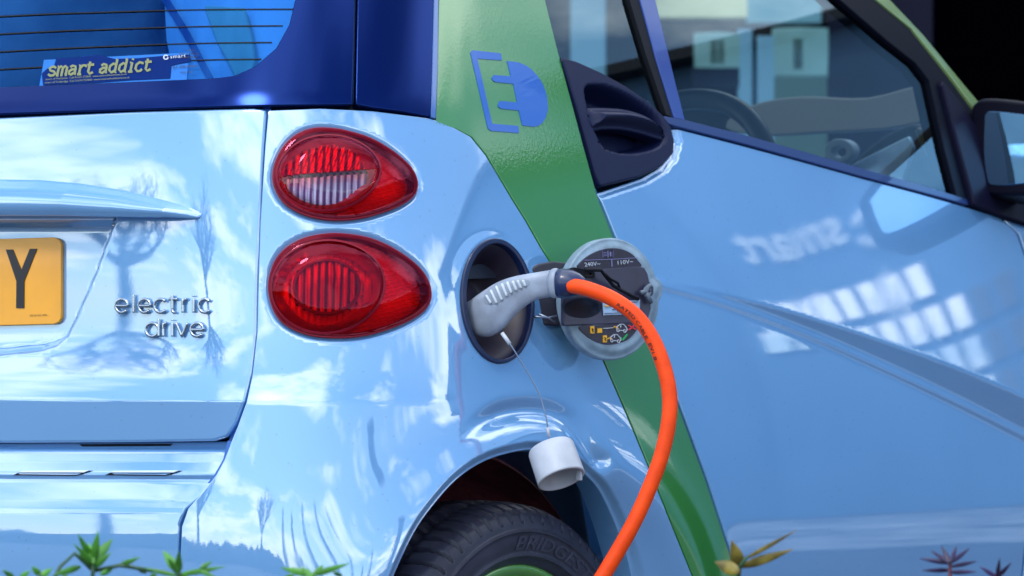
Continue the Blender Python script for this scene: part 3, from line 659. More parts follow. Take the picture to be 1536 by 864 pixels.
panel('air_vent', ell(1258, 226, 20, 16), pix(1.74), PALEIN, CAR, holes=[ell(1258, 228, 13, 10)], step=5, edge=.002, depth=.02)
panel('windscreen_shelf', cr([(1130, 160), (1200, 148), (1300, 150), (1400, 130), (1440, 180), (1400, 178), (1330, 190), (1230, 196), (1150, 200), (1090, 190)], k=4), pix(1.95), mat('shelf_grey', (.13, .13, .12), .6), CAR, step=10, edge=.004, depth=.02)
for (x0, lab) in ((.33, 0), (-.33, 1)):
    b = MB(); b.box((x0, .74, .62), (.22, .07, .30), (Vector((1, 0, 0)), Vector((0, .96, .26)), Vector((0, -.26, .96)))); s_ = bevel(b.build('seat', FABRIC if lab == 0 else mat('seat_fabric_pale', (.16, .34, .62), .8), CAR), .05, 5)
    

# --- rear wheel
tc_ = Vector((WX, WY, WZ)); rb_ = MB()
prof = [(.198, -.150), (.215, -.165), (.245, -.172), (.268, -.165), (.281, -.148), (.2855, -.120), (.2865, -.085), (.2860, -.050), (.283, -.028), (.2775, -.014), (.270, -.006), (.260, -.0015), (.250, .001), (.2485, .003), (.2465, .003), (.245, .001), (.232, .0), (.218, -.003), (.2165, -.001), (.2145, -.001), (.213, -.004), (.205, -.010), (.200, -.018), (.197, -.026)]
pr = []
for i in range(len(prof)-1):
    for q in range(3): pr.append(tuple(np.array(prof[i])*(1-q/3)+np.array(prof[i+1])*q/3))
pr.append(prof[-1])
V = []; F = []; n = 900; k = len(pr)
for j in range(n):
    g = 2*math.pi*j/n
    for (r0, h) in pr:
        gr = 0
        if r0 > .262:
            ph = (g*72/(2*math.pi)+(-h)*9.0) % 1.0
            if -.165 < h < -.003 and ph < .20: gr = .010
            if abs(h+.062) < .005 or abs(h+.105) < .005: gr = .008
        V.append((WX+h, WY+(r0-gr)*math.sin(g), WZ+(r0-gr)*math.cos(g)))
for j in range(n):
    for i in range(k-1): F.append((j*k+i, ((j+1) % n)*k+i, ((j+1) % n)*k+i+1, j*k+i+1))
wheel = empty('rear_wheel', (0, 0, 0)); wheel.parent = CAR; wheel.matrix_basis = Matrix.Translation((0, -.9, 0))
tyre = mesh_obj('tyre', V, F, TYRE, wheel)
def wheel_text(body, r0, h, a0, a1, shear, off, x0=.0012):
    v, f = text_mesh(body, 1, shear, off); u = (v[:, 0]-v[:, 0].min())/(np.ptp(v[:, 0])); rr = r0+v[:, 1]/.72*h; g = np.radians(a0+(a1-a0)*u)
    x = np.interp(-rr, [-.262, -.25, -.245, -.232, -.218, -.2], [-.001, .001, .001, 0, -.003, -.018])+x0
    P = np.stack([WX+x, WY+rr*np.sin(g), WZ+rr*np.cos(g)], 1); Q = P.copy(); Q[:, 0] -= .004; k = len(P)
    return P, f, Q
P_, f_, Q_ = wheel_text('BRIDGESTONE', .2235, .0185, -4, 62, .25, .012)
mesh_obj('tyre_lettering', P_, f_, TYRETXT, wheel, smooth=False)
P_, f_, Q_ = wheel_text('TUBELESS 7600A 71', .206, .008, -6, 40, 0, 0, .004)
mesh_obj('tyre_lettering', P_, f_, TYRETXT, wheel, smooth=False)
b = MB(); b.lathe([(.203, -.030), (.205, -.020), (.202, -.012), (.194, -.012), (.186, -.024), (.176, -.036), (.10, -.030), (.03, -.018), (0.001, -.016)], tc_, (1, 0, 0), 96)
b.build('rim', mat('green_rim', (.12, .34, .06), .3, .1, .8), wheel)
# arch liner
b = MB(); b.lathe([(.349, -.115), (.354, -.12), (.354, -.30), (.0, -.305)], (WX, WY, WZ), (1, 0, 0), 96); b.build('wheel_arch_liner', LINER, CAR)

# --- charge port
port_rim = panel('charge_port', ell(744, 452, 53, 92, -4), surf('quarter', lambda x, y: .004+quarter_disp(x, y)), mat('port_rim', (.006, .014, .06), .35, 0, .3), CAR, holes=[ell(745, 453, 49.6, 88.6, -4)], step=3, edge=.002, depth=.03)
def bowlp(px, py):
    q = np.hypot((px-745)/50, (py-453)/89); return -.004-.050*sstep((1-q)/.55)
panel('port_bowl', ell(745, 453, 51, 90, -4), surf('quarter', bowlp), DARKIN, port_rim, step=3, edge=0, depth=0)
QS = surf('quarter', -.030)
multi('port_ledge', [[(706, 382), (780, 376), (796, 410), (700, 412)]], QS, mat('port_plastic', (.012, .014, .028), .35), port_rim)
# --- flap swung open
zf = lambda l: [(660+x/3.755, 330+y/3.755) for x, y in l]
fp = np.array(one(surf('side', .055), 860, 450)); fn = np.array([.955, -.29, .04])
FS = lambda dsp: plane_surf(fp, fn, dsp)
fo = ell(917, 448.5, 70, 88.5, 0, 72)
fo = [p for p in fo if not (p[0] > 972 and 412 < p[1] < 448)]
ins_ = next(i for i in range(len(fo)) if fo[i][0] > 960 and fo[i-1][0] > 960 and fo[i][1] > 440 and fo[i-1][1] < 420)if any(True for i in range(len(fo)) if fo[i][0] > 960 and fo[i-1][0] > 960 and fo[i][1] > 440 and fo[i-1][1] < 420) else 0
fo = fo[:ins_]+[(981, 416), (990, 424), (993, 430), (992, 440), (987, 450)]+fo[ins_:]
flap = panel('charge_flap', fo, FS(lambda x, y: .004*sstep(sdf(x, y, fo)/12)), FLAPM, CAR, step=4, edge=.003, depth=.012)
F1, F2, F3 = FS(.0050), FS(.0062), FS(.0078)
FD = mat('flap_dark', (.018, .016, .040), .4, var=(60, .3))
panel('flap_label', cr(zf([(768, 272), (800, 225), (850, 190), (910, 168), (965, 162), (1020, 170), (1070, 195), (1105, 235), (1118, 262), (1020, 266), (900, 275)]), k=3), FS(.0048), FD, flap, step=4, edge=.0006, depth=.002)
panel('flap_label', cr(zf([(772, 600), (860, 596), (960, 590), (1050, 584), (1112, 580), (1080, 640), (1040, 676), (980, 696), (920, 700), (860, 682), (810, 650)]), k=3), FS(.0048), FD, flap, step=4, edge=.0006, depth=.002)
panel('flap_tray', zf([(690, 300), (760, 282), (900, 282), (1110, 268), (1135, 276), (1152, 305), (1162, 350), (1185, 380), (1184, 415), (1168, 430), (1170, 500), (1152, 560), (1100, 575), (690, 590)]), FS(.0052), mat('flap_tray_plastic', (.035, .035, .075), .35, var=(20, .3)), flap, step=4, edge=.002, depth=.004)
text_on('flap_print', '240V~', zf([(798, 264)])[0], zf([(888, 257)])[0], 6.2, F2, PRINTW, flap, shear=-.1)
text_on('flap_print', '110V~', zf([(986, 253)])[0], zf([(1072, 244)])[0], 6.2, F2, PRINTW, flap)
multi('flap_print', [ribbon(zf([(800, 228), (960, 222), (1100, 214)]), .8), ribbon(zf([(952, 224), (954, 264)]), 1.0),
     ribbon(zf([(902, 176), (960, 170), (962, 208), (904, 214), (902, 176)]), .9), ribbon(zf([(930, 174), (932, 212)]), .9), ribbon(zf([(945, 180), (946, 206)]), 1.4), ribbon(zf([(908, 185), (924, 184)]), .8), ribbon(zf([(908, 194), (924, 193)]), .8), ribbon(zf([(908, 203), (924, 202)]), .8)], F2, mat('violet_print', (.20, .20, .42), .5), flap)
def cari(cx, cy): return [ribbon(zf([(cx-28, cy+12), (cx-30, cy-2), (cx-10, cy-18), (cx+8, cy-18), (cx+24, cy), (cx+30, cy+14), (cx+24, cy+18)]), .9), ribbon(zf([(cx-18, cy+16), (cx+10, cy+18)]), .9), ribbon([(p[0], p[1]) for p in ell(*zf([(cx-22, cy+16)])[0], 1.8, 2.2, 0, 10)], .8), ribbon(ell(*zf([(cx+16, cy+20)])[0], 1.8, 2.2, 0, 10), .8), ribbon(zf([(cx-6, cy-16), (cx-8, cy)]), .8)]
multi('flap_symbol', cari(1010, 606)+cari(975, 664)+[ribbon(zf([(905, 612), (960, 608)]), .8)], F2, PRINTW, flap)
multi('flap_symbol', [zf([(832, 600), (853, 598), (854, 640), (833, 640)]), zf([(903, 652), (924, 650), (925, 690), (904, 690)]), zf([(872, 612), (897, 610), (898, 636), (873, 637)]), ribbon(zf([(962, 606), (972, 600), (980, 612), (988, 604)]), 1.2), ribbon(zf([(928, 672), (938, 664), (944, 674), (952, 666)]), 1.2)], F2, PRINTY, flap)
multi('flap_symbol', [ribbon(zf([(838, 612), (846, 620), (840, 622), (846, 632)]), .9), ribbon(zf([(909, 662), (917, 670), (911, 672), (917, 682)]), .9)], F3, BLACK, flap)
multi('flap_symbol', [ribbon(zf([(1046, 594), (1088, 618)]), 1.7), ribbon(zf([(1048, 620), (1086, 590)]), 1.7)], F2, PRINTR, flap)
multi('flap_symbol', [ribbon(zf([(1004, 664), (1014, 678), (1040, 644)]), 1.9)], F2, PRINTG, flap)
lb = multi('data_label', [zf([(898, 462), (1106, 452), (1104, 530), (902, 538)])], F3, mat('label_pale', (.34, .50, .72), .4), flap)
multi('label_print', [ribbon(zf([(905, 488-0), (975, 484)]), 1.2), ribbon(zf([(950, 506), (1010, 503)]), 1.8), ribbon(zf([(905, 528), (1030, 523)]), .9), ribbon(zf([(970, 470), (1090, 464)]), 1.0), ribbon(zf([(975, 516), (1040, 512)]), .9)], FS(.0088), mat('label_ink', (.10, .10, .16), .5), lb)
multi('label_print', [ribbon(zf([(905, 486), (935, 485)]), 2.0)], FS(.0094), PRINTY, lb)
b = MB(); c0 = one(FS(.02), *zf([(1135, 400)])[0])
b.tube([one(FS(.012), *p) for p in zf([(1100, 412), (1128, 408), (1140, 380), (1155, 372)])], .0035, 8); b.tube([one(FS(.012), *p) for p in zf([(1128, 408), (1142, 440), (1158, 470)])], .0035, 8)
b.tube([one(FS(.012), *p) for p in ell(*zf([(1135, 408)])[0], 4.2, 7, 0, 14)+[ell(*zf([(1135, 408)])[0], 4.2, 7, 0, 14)[0]]], .0022, 8)
b.build('spring_clip', mat('clip_grey', (.10, .13, .18), .35), flap)
b = MB(); b.tube([one(FS(d), *p) for p, d in zip(zf([(760, 285), (850, 288), (880, 320), (930, 375), (985, 400), (1040, 425), (1090, 448)]), [.022, .022, .02, .018, .014, .012, .010])], .0024, 8)
b.tube([one(FS(d), *p) for p, d in zip(zf([(870, 310), (900, 335), (950, 360), (975, 385)]), [.024, .022, .02, .014])], .0018, 8); b.build('cap_strap', RUBBER, flap)
panel('strap_mount', zf([(690, 284), (735, 272), (845, 292), (848, 322), (780, 326), (690, 322)]), FS(.0095), RUBBER, flap, holes=[zf([(795, 298), (832, 298), (833, 315), (796, 317)])], step=3, edge=.001, depth=.004)
# hinge arm from the bowl to the flap, with socket sleeve
HP = plane_surf(np.array(one(surf('side', .045), 845, 450)), (.75, -.65, .05))
arm = panel('flap_hinge', zf([(505, 290), (560, 258), (640, 244), (725, 254), (740, 276), (700, 292), (690, 440), (770, 440), (772, 575), (690, 582), (510, 578), (510, 510), (560, 440), (600, 300)]), HP, mat('hinge_black', (.014, .014, .030), .4), CAR, step=4, edge=.003, depth=.03)
b = MB(); p0 = one(plane_surf(fp, fn, .05), *zf([(670, 505)])[0]); ax = Vector((.30, -.42, -.86)).normalized()
b.lathe([(.010, -.019), (.022, -.018), (.0255, -.012), (.0262, 0), (.0235, .001), (.0225, -.012), (.001, -.014)], p0, ax, 40); b.build('socket_cap', mat('cap_black', (.03, .03, .055), .4), arm)
b = MB(); b.tube([one(HP, *p)+Vector((.01, -.01, 0)) for p in zf([(520, 545), (560, 548), (600, 552), (650, 540)])], .0015, 6); b.tube([one(HP, *p)+Vector((.01, -.01, 0)) for p in zf([(545, 530), (600, 552), (640, 575)])], .0015, 6); b.build('hinge_spring', WIRE, arm)

# ================================================================== CHARGING CONNECTOR AND CABLE
PL = [np.array(one(surf('side', .0), 744, 470)), np.array([.75, -.66, 0])]
def hpt(x, y, off): return one(plane_surf(PL[0], PL[1], off), x, y)
conn = empty('charging_connector', tuple(hpt(760, 450, .04)), 'grey charging connector with ribbed grip and orange cable, plugged into the open port', 'charging plug')
pairs = [((128, 478), (176, 640), .000), ((150, 462), (206, 656), .008), ((185, 432), (268, 656), .018), ((235, 392), (335, 610), .028), ((300, 350), (385, 545), .036), ((370, 324), (445, 485), .044), ((440, 309), (500, 452), .050), ((510, 297), (555, 440), .056), ((556, 289), (576, 437), .061), ((584, 283), (590, 440), .065)]
pts = []; ra = []; rbv = []
for (a_, b_, off) in pairs:
    A, B = zf([a_, b_]); pa, pb = hpt(*A, off), hpt(*B, off); pts.append((pa+pb)/2); ra.append((pa-pb).length/2); rbv.append((pa, pb))
V = []; F = []; n = 96; inw = -Vector(PL[1]).normalized()
def dens(lst, m=10):
    return [Vector(q) for q in cr([tuple(c) for c in lst], False, m)]
topc = [Vector((*c, 0)).to_3d() if False else c for c in dens([p[0] for p in rbv])]; botc = dens([p[1] for p in rbv])
for i in range(len(topc)):
    c = (topc[i]+botc[i])/2; u = (topc[i]-botc[i])/2; t = (topc[min(i+1, len(topc)-1)]-topc[max(i-1, 0)]).normalized(); wv = -inw; L = u.length*.62
    for j in range(n):
        g = 2*math.pi*j/n; e = 2/2.5; cc, ss = math.cos(g), math.sin(g)
        V.append(c+u*math.copysign(abs(cc)**e, cc)+wv*L*math.copysign(abs(ss)**e, ss))
k = len(topc)
for i in range(k-1):
    for j in range(n): F.append((i*n+j, i*n+(j+1) % n, (i+1)*n+(j+1) % n, (i+1)*n+j))
F.append(tuple(range(n))); F.append(tuple((k-1)*n+j for j in range(n))[::-1])
hb = mesh_obj('grip_handle', V, F, GREYPL, conn)
class _O: pass
tmpo = _O(); tmpo.data = hb.data; tmpo.matrix_basis = Matrix.Identity(4)
HS = lambda off: mesh_surf(tmpo, off)
pad = cr(zf([(246, 440), (262, 405), (310, 368), (370, 345), (440, 333), (490, 336), (506, 352), (490, 375), (440, 390), (390, 415), (350, 455), (310, 474), (270, 474), (250, 462)]), k=3)
gp = panel('grip_pad', pad, HS(.0003), mat('pad_grey', (.26, .31, .39), .5), hb, step=3, edge=.0006, depth=.002)
b = MB()
for (x0, y0, x1, y1) in [(262, 425, 290, 470), (288, 398, 322, 470), (318, 376, 350, 452), (350, 362, 378, 430), (380, 352, 404, 412), (410, 346, 432, 398), (438, 342, 458, 386), (466, 340, 482, 374)]:
    ln = resample(zf([(x0, y0), (x1, y1)]), 2, False); p = HS(.0015)(np.array([q[0] for q in ln]), np.array([q[1] for q in ln])); b.tube(p, [.0012]+[.0019]*(len(ln)-2)+[.0012], 8)
b.build('grip_rib', LIGHTPL, hb)
# collar, dark sleeve, cable
def sweep(name, pr_, m, parent, n=32, depth=1.0):
    b = MB(); c = [(hpt(*zf([a])[0], o)+hpt(*zf([d])[0], o))/2 for a, d, o in pr_]; r_ = [(hpt(*zf([a])[0], o)-hpt(*zf([d])[0], o)).length/2 for a, d, o in pr_]
    b.tube(c, r_, n, True, [x*depth for x in r_], upv=(0, 0, 1)); return b.build(name, m, parent)
sweep('grip_collar', [((572, 282), (576, 440), .0645), ((577, 278), (582, 444), .066), ((592, 277), (596, 446), .068), ((598, 281), (602, 442), .069)], GREYPL, hb, depth=.66)
sl_ = sweep('strain_sleeve', [((590, 288), (592, 440), .068), ((620, 279), (624, 448), .071), ((668, 288), (672, 444), .075), ((700, 306), (702, 436), .078), ((724, 326), (726, 426), .081), ((738, 334), (738, 418), .083)], mat('sleeve_navy', (.010, .022, .085), .35, 0, .3), conn, n=10, depth=.75)
cab = cr([(853, 428.5), (866, 430), (886, 435), (920, 449), (953, 473), (978, 507), (995, 548), (1004, 590), (1003, 632), (993, 680), (975, 730), (949, 787), (914, 848), (878, 905), (835, 975), (800, 1060)], False, 5)
e0 = hpt(853, 429, .080); CX = []
for i, (x, y) in enumerate(cab):
    t = i/(len(cab)-1); p = Vector(CAM)+Vector(rays([x], [y])[0])*((e0-Vector(CAM)).length-.02*math.sin(t*3.1)-.06*t); CX.append(p)
p = CX[-1]; CX += [p+Vector((.01, -.01, -.12)), Vector((p.x+.05, p.y-.04, .07)), Vector((p.x+.12, p.y-.10, .016)), Vector((p.x+.4, p.y-.25, .0125)), Vector((1.9, -.2, .0125)), Vector((2.3, -.42, .03)), Vector((2.48, -.50, .35)), Vector((2.52, -.52, .8)), Vector((2.60, -.52, 1.04)), Vector((2.67, -.52, 1.05))]
CX = [Vector(q) for q in cr([tuple(c) for c in CX], False, 3)]
b = MB(); b.tube(CX, .0099, 20); cable = b.build('cable', ORANGE, conn)
tmpc = _O(); tmpc.data = cable.data; tmpc.matrix_basis = Matrix.Identity(4)
cs = mesh_surf(tmpc, .0006)
def text_path(name, body, path, h, s, m, parent):
    v, f = text_mesh(body, 1.0, 0, .01); u = (v[:, 0]-v[:, 0].min())/np.ptp(v[:, 0]); pth = np.array(resample(path, 1.0, False)); ii = u*(len(pth)-1.01); i0 = ii.astype(int)
    c = pth[i0]+(pth[i0+1]-pth[i0])*(ii-i0)[:, None]; t = pth[np.minimum(i0+3, len(pth)-1)]-pth[np.maximum(i0-3, 0)]; t /= np.linalg.norm(t, axis=1)[:, None]
    nn = np.stack([t[:, 1], -t[:, 0]], 1); q = c+nn*((v[:, 1]/.72-.5)*h)[:, None]; return mesh_obj(name, s(q[:, 0], q[:, 1]), f, m, parent, smooth=False)
text_path('cable_print', 'RATED CABLE  EV1 8', cr([(926, 456), (944, 469), (958, 485), (968, 503), (977, 520), (984, 540)], False, 4), 4.4, cs, BLACK, cable)

# --- dust cap hanging on its tether
capc = hpt(801, 667, .10)
cap = empty('dust_cap', tuple(capc), 'white plastic dust cap dangling on a thin wire in front of the wheel arch', 'dust cap')
rt = Vector(RV); toC = Vector(DV); axc = (Vector((0, 0, -1))*.86+rt*.30+toC*.42).normalized()
b = MB(); b.lathe([(.001, 0), (.0195, 0), (.0228, .001), (.0240, .004), (.0247, .045), (.0247, .047), (.0226, .048), (.0218, .045), (.0208, .008), (.001, .006)], capc, axc, 48, start=axc.orthogonal()); o = b.build('cap_body', CAPM, cap)
b = MB(); pp = capc+axc*.041+rt*.0243; b.box(pp, (.004, .002, .007)); bevel(b.build('cap_latch', CAPM, cap), .001)
tet = [hpt(736, 500, .075), hpt(748, 520, .085), hpt(768, 555, .09), hpt(786, 590, .095), hpt(795, 625, .10), hpt(799, 652, .10), capc+axc*.002]
b = MB(); b.tube([Vector(q) for q in cr([tuple(c) for c in tet], False, 5)], .0009, 8); b.build('tether', WIRE, cap)
b = MB(); b.tube([tet[0], tet[0].lerp(tet[1], .8)], .0026, 10); b.build('tether_crimp', CAPM, cap)
b = MB(); b.tube([tet[4].lerp(tet[5], .5), tet[5]], .0022, 10); b.build('tether_crimp', CAPM, cap)

POSTX, POSTY = 2.75, -.50
cp = empty('charging_post', (POSTX, POSTY, 0), 'slim dark charging post beside the car, mirrored in its rear corner', 'charging post')
b = MB(); b.box((POSTX, POSTY, .66), (.07, .05, .66)); bevel(b.build('post_body', mat('post_dark', (.02, .03, .06), .4), cp), .015)
b = MB(); b.box((POSTX, POSTY, 1.34), (.085, .065, .02)); bevel(b.build('post_cap', CAPM, cp), .008)
b = MB(); b.tube([(POSTX-.09, POSTY-.02, 1.05), (POSTX-.07, POSTY-.02, 1.05)], .03, 16); b.build('outlet', BLACK, cp)
# ================================================================== BUILDINGS
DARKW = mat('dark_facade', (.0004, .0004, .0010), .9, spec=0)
bw = empty('showroom_building', (-3.2, 9.0, 0), 'dark building behind the car with pale panels seen through the side window', 'building')
vd = Vector(FW); vd.z = 0; vd.normalize(); far = Vector(CAM)+vd*11.5; far.z = 0
b = MB(); axw = (Vector(RV), vd, Vector((0, 0, 1)))
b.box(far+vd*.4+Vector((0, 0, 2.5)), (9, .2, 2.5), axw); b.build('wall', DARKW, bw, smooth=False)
BSf = plane_surf(tuple(far+vd*.15), tuple(-vd))
def facade(name, x0, y0, x1, y1, m, d=.05): 
    return panel(name, [(x0, y0), (x1, y0), (x1, y1), (x0, y1)], BSf, m, bw, step=60, edge=.01, depth=.04)
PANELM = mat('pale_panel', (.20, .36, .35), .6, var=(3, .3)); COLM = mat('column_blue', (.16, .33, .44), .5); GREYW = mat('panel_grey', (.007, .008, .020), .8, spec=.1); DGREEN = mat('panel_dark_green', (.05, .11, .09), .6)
facade('cloud_reflection', 985, -160, 1120, 24, mat('cloud_reflection_cream', (.80, .74, .42), .6, var=(1.5, .25))); facade('wall_panel', 1122, -160, 1230, 32, mat('canopy_teal', (.16, .36, .42), .5)); facade('wall_panel', 1045, 52, 1108, 100, PANELM); facade('wall_panel', 1162, 45, 1240, 112, PANELM)  # cream piece: cloud reflection in the side glass, painted as a facade panel
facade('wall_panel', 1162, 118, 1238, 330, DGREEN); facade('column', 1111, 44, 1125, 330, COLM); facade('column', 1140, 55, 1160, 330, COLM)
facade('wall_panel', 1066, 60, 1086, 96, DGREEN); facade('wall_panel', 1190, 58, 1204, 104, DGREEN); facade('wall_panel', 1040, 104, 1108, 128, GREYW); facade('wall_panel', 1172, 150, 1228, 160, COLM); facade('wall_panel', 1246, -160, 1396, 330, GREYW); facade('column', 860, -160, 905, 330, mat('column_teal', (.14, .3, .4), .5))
# reflected building to the front right
rbv_ = empty('office_building', (9, 13, 0), 'long glazed office building mirrored in the car door', 'building')
fc = Vector((7.6, 12.6, 0)); fdir = Vector((-.51, -.86, 0)).normalized(); fx = Vector((.86, -.51, 0)); fz = Vector((0, 0, 1))
OW = mat('office_wall', (.10, .22, .40), .6, var=(.4, .2)); OR_ = mat('office_roof', (.03, .03, .04), .6)
b = MB(); b.box(fc-fdir*2+fx*-4.4+fz*3.6, (4.7, 2, 3.6), (fx, fdir, fz)); b.build('wall', OW, rbv_, smooth=False)
b = MB(); b.box(fc-fdir*2.3+fx*5.3+fz*3.1, (5.0, 2, 3.1), (fx, fdir, fz)); b.build('wall', OW, rbv_, smooth=False)
b = MB(); b.box(fc-fdir*1.8+fx*-4.4+fz*7.28, (4.9, 2.1, .08), (fx, fdir, fz)); b.build('roof', OR_, rbv_, smooth=False)
b = MB(); b.box(fc-fdir*2.1+fx*5.4+fz*6.27, (5.0, 2.1, .07), (fx, fdir, fz)); b.build('roof', OR_, rbv_, smooth=False)
WPAN = mat('office_glazing', (.95, .97, .98), .04, .8)
for i in range(11):
    for j in range(4):
        if (i*7+j*5) % 7 == 4 or (j == 3 and i > 7): continue
        x_ = .02-i*.29; z_ = 2.75+j*.43
        b = MB(); b.box(fc+fx*x_+fz*z_+fdir*.03, (.10 if i > 3 else .12, .03, .16), (fx, fdir, fz)); b.build('window', WPAN, rbv_, smooth=False)
sv, sf = text_mesh('smart', 1.0, 0, .025); sv = sv-(sv.max(0)+sv.min(0))/2; sv /= sv[:, 0].max()*2; LET = mat('sign_white', (.88, .93, .95), .5)
sgn = mesh_obj('sign_lettering', [fc+fx*(-.85+p[0]*1.35)+fz*(4.80+p[1]*1.25)+fdir*.06 for p in sv], sf, LET, rbv_, smooth=False)
b = MB(); b.tube([fc+fx*(-1.78+.14*math.cos(a))+fz*(4.66+.14*math.sin(a))+fdir*.08 for a in np.linspace(.5, 6.0, 20)], .05, 6); b.build('sign_emblem', LET, rbv_)

# ================================================================== TREES BEHIND THE CAMERA, MIRRORED IN THE PAINT
BARK = mat('bark', (.045, .035, .035), .9)
def bare_tree(loc, h, spread, seed, label):
    rd = random.Random(seed); t = empty('bare_tree', loc, label, 'tree', 'bare trees across the road'); tr = MB(); cr_ = MB()
    def br(p, d, L, r0, lv, mb):
        pts_ = [p]; q = p.copy(); dd = d.copy()
        for _ in range(3): dd = (dd+Vector((rd.uniform(-.2, .2), rd.uniform(-.2, .2), rd.uniform(-.05, .15)))).normalized(); q = q+dd*L/3; pts_.append(q.copy())
        mb.tube(pts_, [r0, r0*.85, r0*.72, r0*.55], 5 if lv < 3 else 3, False)
        if lv >= 6: return
        for _ in range(4 if lv < 4 else 2):
            a = rd.choice(pts_[1:]) if lv else pts_[-1]; ang = Vector((rd.uniform(-1, 1)*spread, rd.uniform(-1, 1)*spread, rd.uniform(.0, .9))); br(a, (dd*.7+ang).normalized(), L*rd.uniform(.6, .8), r0*.55, lv+1, cr_) if not (lv > 2 and rd.random() < .25) else None
    br(Vector(loc), Vector((0, 0, 1)), h*.28, h*.022, 0, tr); tr.build('trunk', BARK, t); cr_.build('crown', BARK, t)
def poplar(loc, h, seed, label):
    rd = random.Random(seed); t = empty('poplar_tree', loc, label, 'tree', 'poplars across the road'); L = Vector(loc)
    b = MB(); b.tube([L, L+Vector((0, 0, h*.9))], [h*.012, h*.002], 6, False); b.build('trunk', BARK, t); b = MB()
    for i in range(120):
        z = h*(.1+.85*rd.random()); a = rd.uniform(0, 6.28); o = Vector((math.cos(a), math.sin(a), 0)); s_ = h*.07*(1-z/h*.7)
        b.tube([L+Vector((0, 0, z)), L+Vector((0, 0, z+s_*1.2))+o*s_, L+Vector((0, 0, z+s_*4))+o*s_*1.2], [.04, .03, .008], 3, False)
    b.build('crown', BARK, t)
def azp(az, d): return (math.sin(R(az))*d, math.cos(R(az))*d, 0)
for i, (az, d, h, sp) in enumerate([(-146, 24, 12, 1.1), (-166, 22, 13, 1.1), (-126, 30, 13, .9), (164, 28, 11, 1.1), (95, 26, 9, .9)]):
    bare_tree(azp(az, d), h, sp, 11+i, ['wide bare tree nearest the car, mirrored left of the badge', 'tall bare tree mirrored right above the badge lettering', 'bare tree mirrored in the number plate recess', 'bare tree mirrored low at the corner of the bumper', 'bare tree mirrored beside the charge port'][i])
for i in range(7):
    poplar(azp(154-i*5.2+random.uniform(-1, 1), 36), 8+random.uniform(-1.6, 1.6), 40+i, 'tall narrow poplar in the row mirrored over the rear wheel arch')
V = []; F = []; hgt = 2.6; nR = 900
for i in range(nR+1):
    a = R(100+230*i/nR); hgt += random.uniform(-.22, .22)+(2.7-hgt)*.05; hh = hgt+random.uniform(-.12, .25)
    for r0, z in ((44, 0), (44.6, hh*.7), (45.4, hh), (46.6, hh*.8), (47.5, 0)): V.append((math.sin(a)*r0, math.cos(a)*r0, z))
for i in range(nR):
    for q in range(4): F.append((i*5+q, i*5+q+1, i*5+q+6, i*5+q+5))
tag(mesh_obj('hedge_row', V, F, mat('hedge_dark', (.05, .06, .05), .9, var=(.8, .5))), kind='stuff', label='low dark hedge line on the horizon', cat='hedge')

# ================================================================== PLANTS IN THE FOREGROUND
LEAFG = mat('leaf_green', (.075, .27, .03), .4, var=(30, .4)); LEAFB = mat('leaf_bronze', (.17, .13, .02), .4, var=(60, .7)); LEAFP = mat('leaf_purple', (.022, .010, .06), .4, var=(40, .5)); STEM = mat('stem_green', (.03, .09, .04), .5); STEMR = mat('stem_red', (.12, .02, .03), .5)
def at(px, py, t): return Vector(CAM)+Vector(rays([px], [py])[0])*t
def leaf(base, tip, wd, fold=.25, side=None):
    d = tip-base; L = d.length; d.normalize(); s_ = (side or d.cross(Vector(FW))).normalized(); nn = d.cross(s_).normalized(); V = []; F = []
    for i in range(9):
        t = i/8; wv = wd*math.sin(math.pi*min(1, t*.96+.04)**.8)*(1-.15*t)+.0003; c = base+d*L*t+nn*(-.10*L*t*t)
        V += [c-s_*wv+nn*fold*wv, c, c+s_*wv+nn*fold*wv]
    for i in range(8): F += [(i*3, i*3+1, i*3+4, i*3+3), (i*3+1, i*3+2, i*3+5, i*3+4)]
    return V, F
def plant(label, root_px, leaves, stems, t, lm, sm, cat='plant', wd=.009):
    base = at(*root_px, t); e = empty('leafy_plant', (base.x, base.y, 0), label, cat, 'plants in the foreground bed')
    b = MB(); 
    b.tube([Vector((base.x, base.y, 0)), Vector((base.x, base.y, .2)), base], [.004, .003, .002], 6)
    for st_ in stems: b.tube([at(x, y, t+random.uniform(-.01, .01)) for x, y in st_], .0019, 6)
    b.build('stem', sm, e); 
    for k in range(10):
        z = base.z*(.25+.06*k); g = k*2.4; p0 = Vector((base.x, base.y, z)); V, F = leaf(p0, p0+Vector((math.cos(g)*.045, math.sin(g)*.045, .02)), .006); mesh_obj('leaf', V, F, lm, e)
    for (x0, y0, x1, y1, *w_) in leaves:
        V, F = leaf(at(x0, y0, t+random.uniform(-.01, .01)), at(x1, y1, t+random.uniform(-.03, .02)), (w_[0] if w_ else 9)*.8*t/FPX)
        o = mesh_obj('leaf', V, F, lm, e); md = o.modifiers.new('thick', 'SOLIDIFY'); md.thickness = .0006
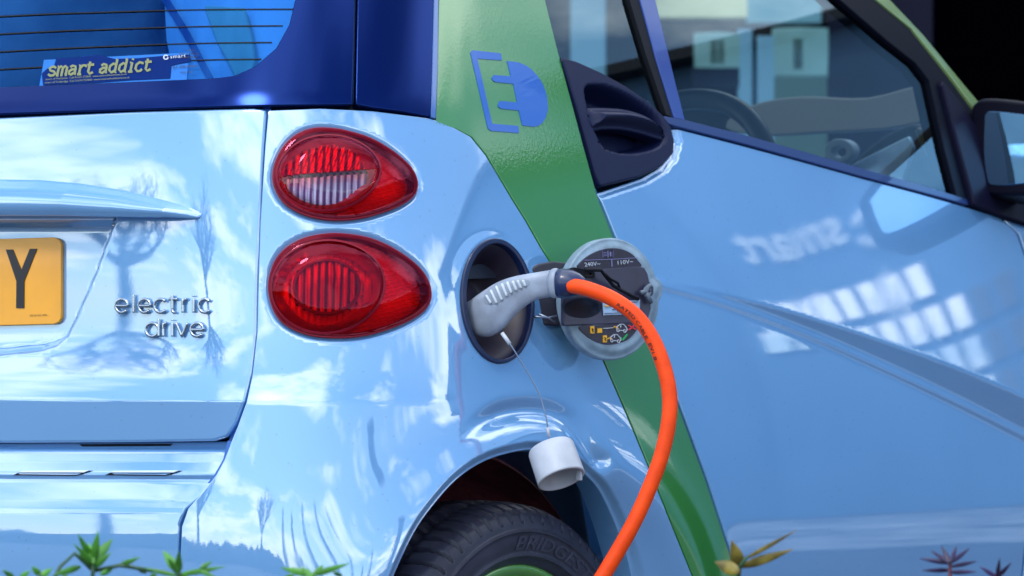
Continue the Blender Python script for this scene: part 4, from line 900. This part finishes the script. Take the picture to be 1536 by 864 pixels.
plant('green-leaved shoot at far left with a rosette of pointed upright leaves', (138, 880), [(141, 842, 118, 805, 7), (141, 842, 146, 800, 8), (141, 842, 170, 806, 9), (140, 846, 112, 818, 5), (140, 852, 165, 830, 6), (140, 850, 120, 835, 5), (120, 850, 85, 862, 6), (60, 862, 48, 850, 6), (60, 866, 78, 852, 6), (20, 866, 5, 856, 5), (30, 868, 44, 856, 5), (100, 866, 90, 852, 5), (180, 848, 205, 838, 5), (205, 851, 222, 862, 4), (141, 846, 132, 812, 6), (141, 846, 158, 812, 6), (150, 862, 172, 852, 5)], [[(138, 880), (140, 846)], [(140, 856), (112, 830), (90, 850), (82, 866)], [(60, 880), (60, 862)], [(142, 856), (180, 848), (230, 856)]], 3.15, LEAFG, STEM)
plant('green-leaved shoot with one broad bright leaf below the drive badge', (268, 882), [(268, 858, 242, 824, 9), (268, 858, 268, 830, 7), (268, 862, 340, 850, 5), (268, 864, 215, 852, 4), (268, 860, 252, 838, 6), (300, 853, 318, 842, 4), (300, 856, 322, 866, 4), (235, 860, 222, 868, 4), (268, 868, 290, 856, 4)], [[(268, 882), (268, 856)]], 3.1, LEAFG, STEM)
plant('low green leaf pair below the rear corner panel', (470, 890), [(470, 862, 420, 852, 7), (470, 862, 522, 846, 6), (470, 866, 450, 850, 6), (470, 864, 486, 846, 5), (440, 862, 424, 868, 4), (500, 858, 516, 866, 4)], [[(470, 890), (470, 860)]], 3.1, LEAFG, STEM)
plant('bronze-yellow leaved sprig in front of the door bottom', (1105, 890), [(1110, 852, 1098, 812, 13), (1112, 850, 1186, 826, 9), (1110, 858, 1070, 842, 13), (1118, 838, 1192, 798, 4)], [[(1105, 890), (1110, 850), (1120, 836)]], 3.2, LEAFB, STEM)
plant('dark purple spiky sprig at the lower right', (1425, 890), [(1425, 845, 1380, 838, 4), (1425, 845, 1395, 825, 4), (1425, 845, 1412, 818, 4), (1425, 845, 1436, 818, 4), (1425, 845, 1456, 822, 4), (1425, 850, 1468, 842, 4), (1425, 855, 1385, 856, 4), (1495, 866, 1470, 850, 4), (1495, 866, 1500, 842, 4), (1495, 866, 1515, 848, 4), (1425, 858, 1462, 858, 4)], [[(1425, 890), (1425, 842)], [(1495, 890), (1495, 862)]], 3.2, LEAFP, STEMR)
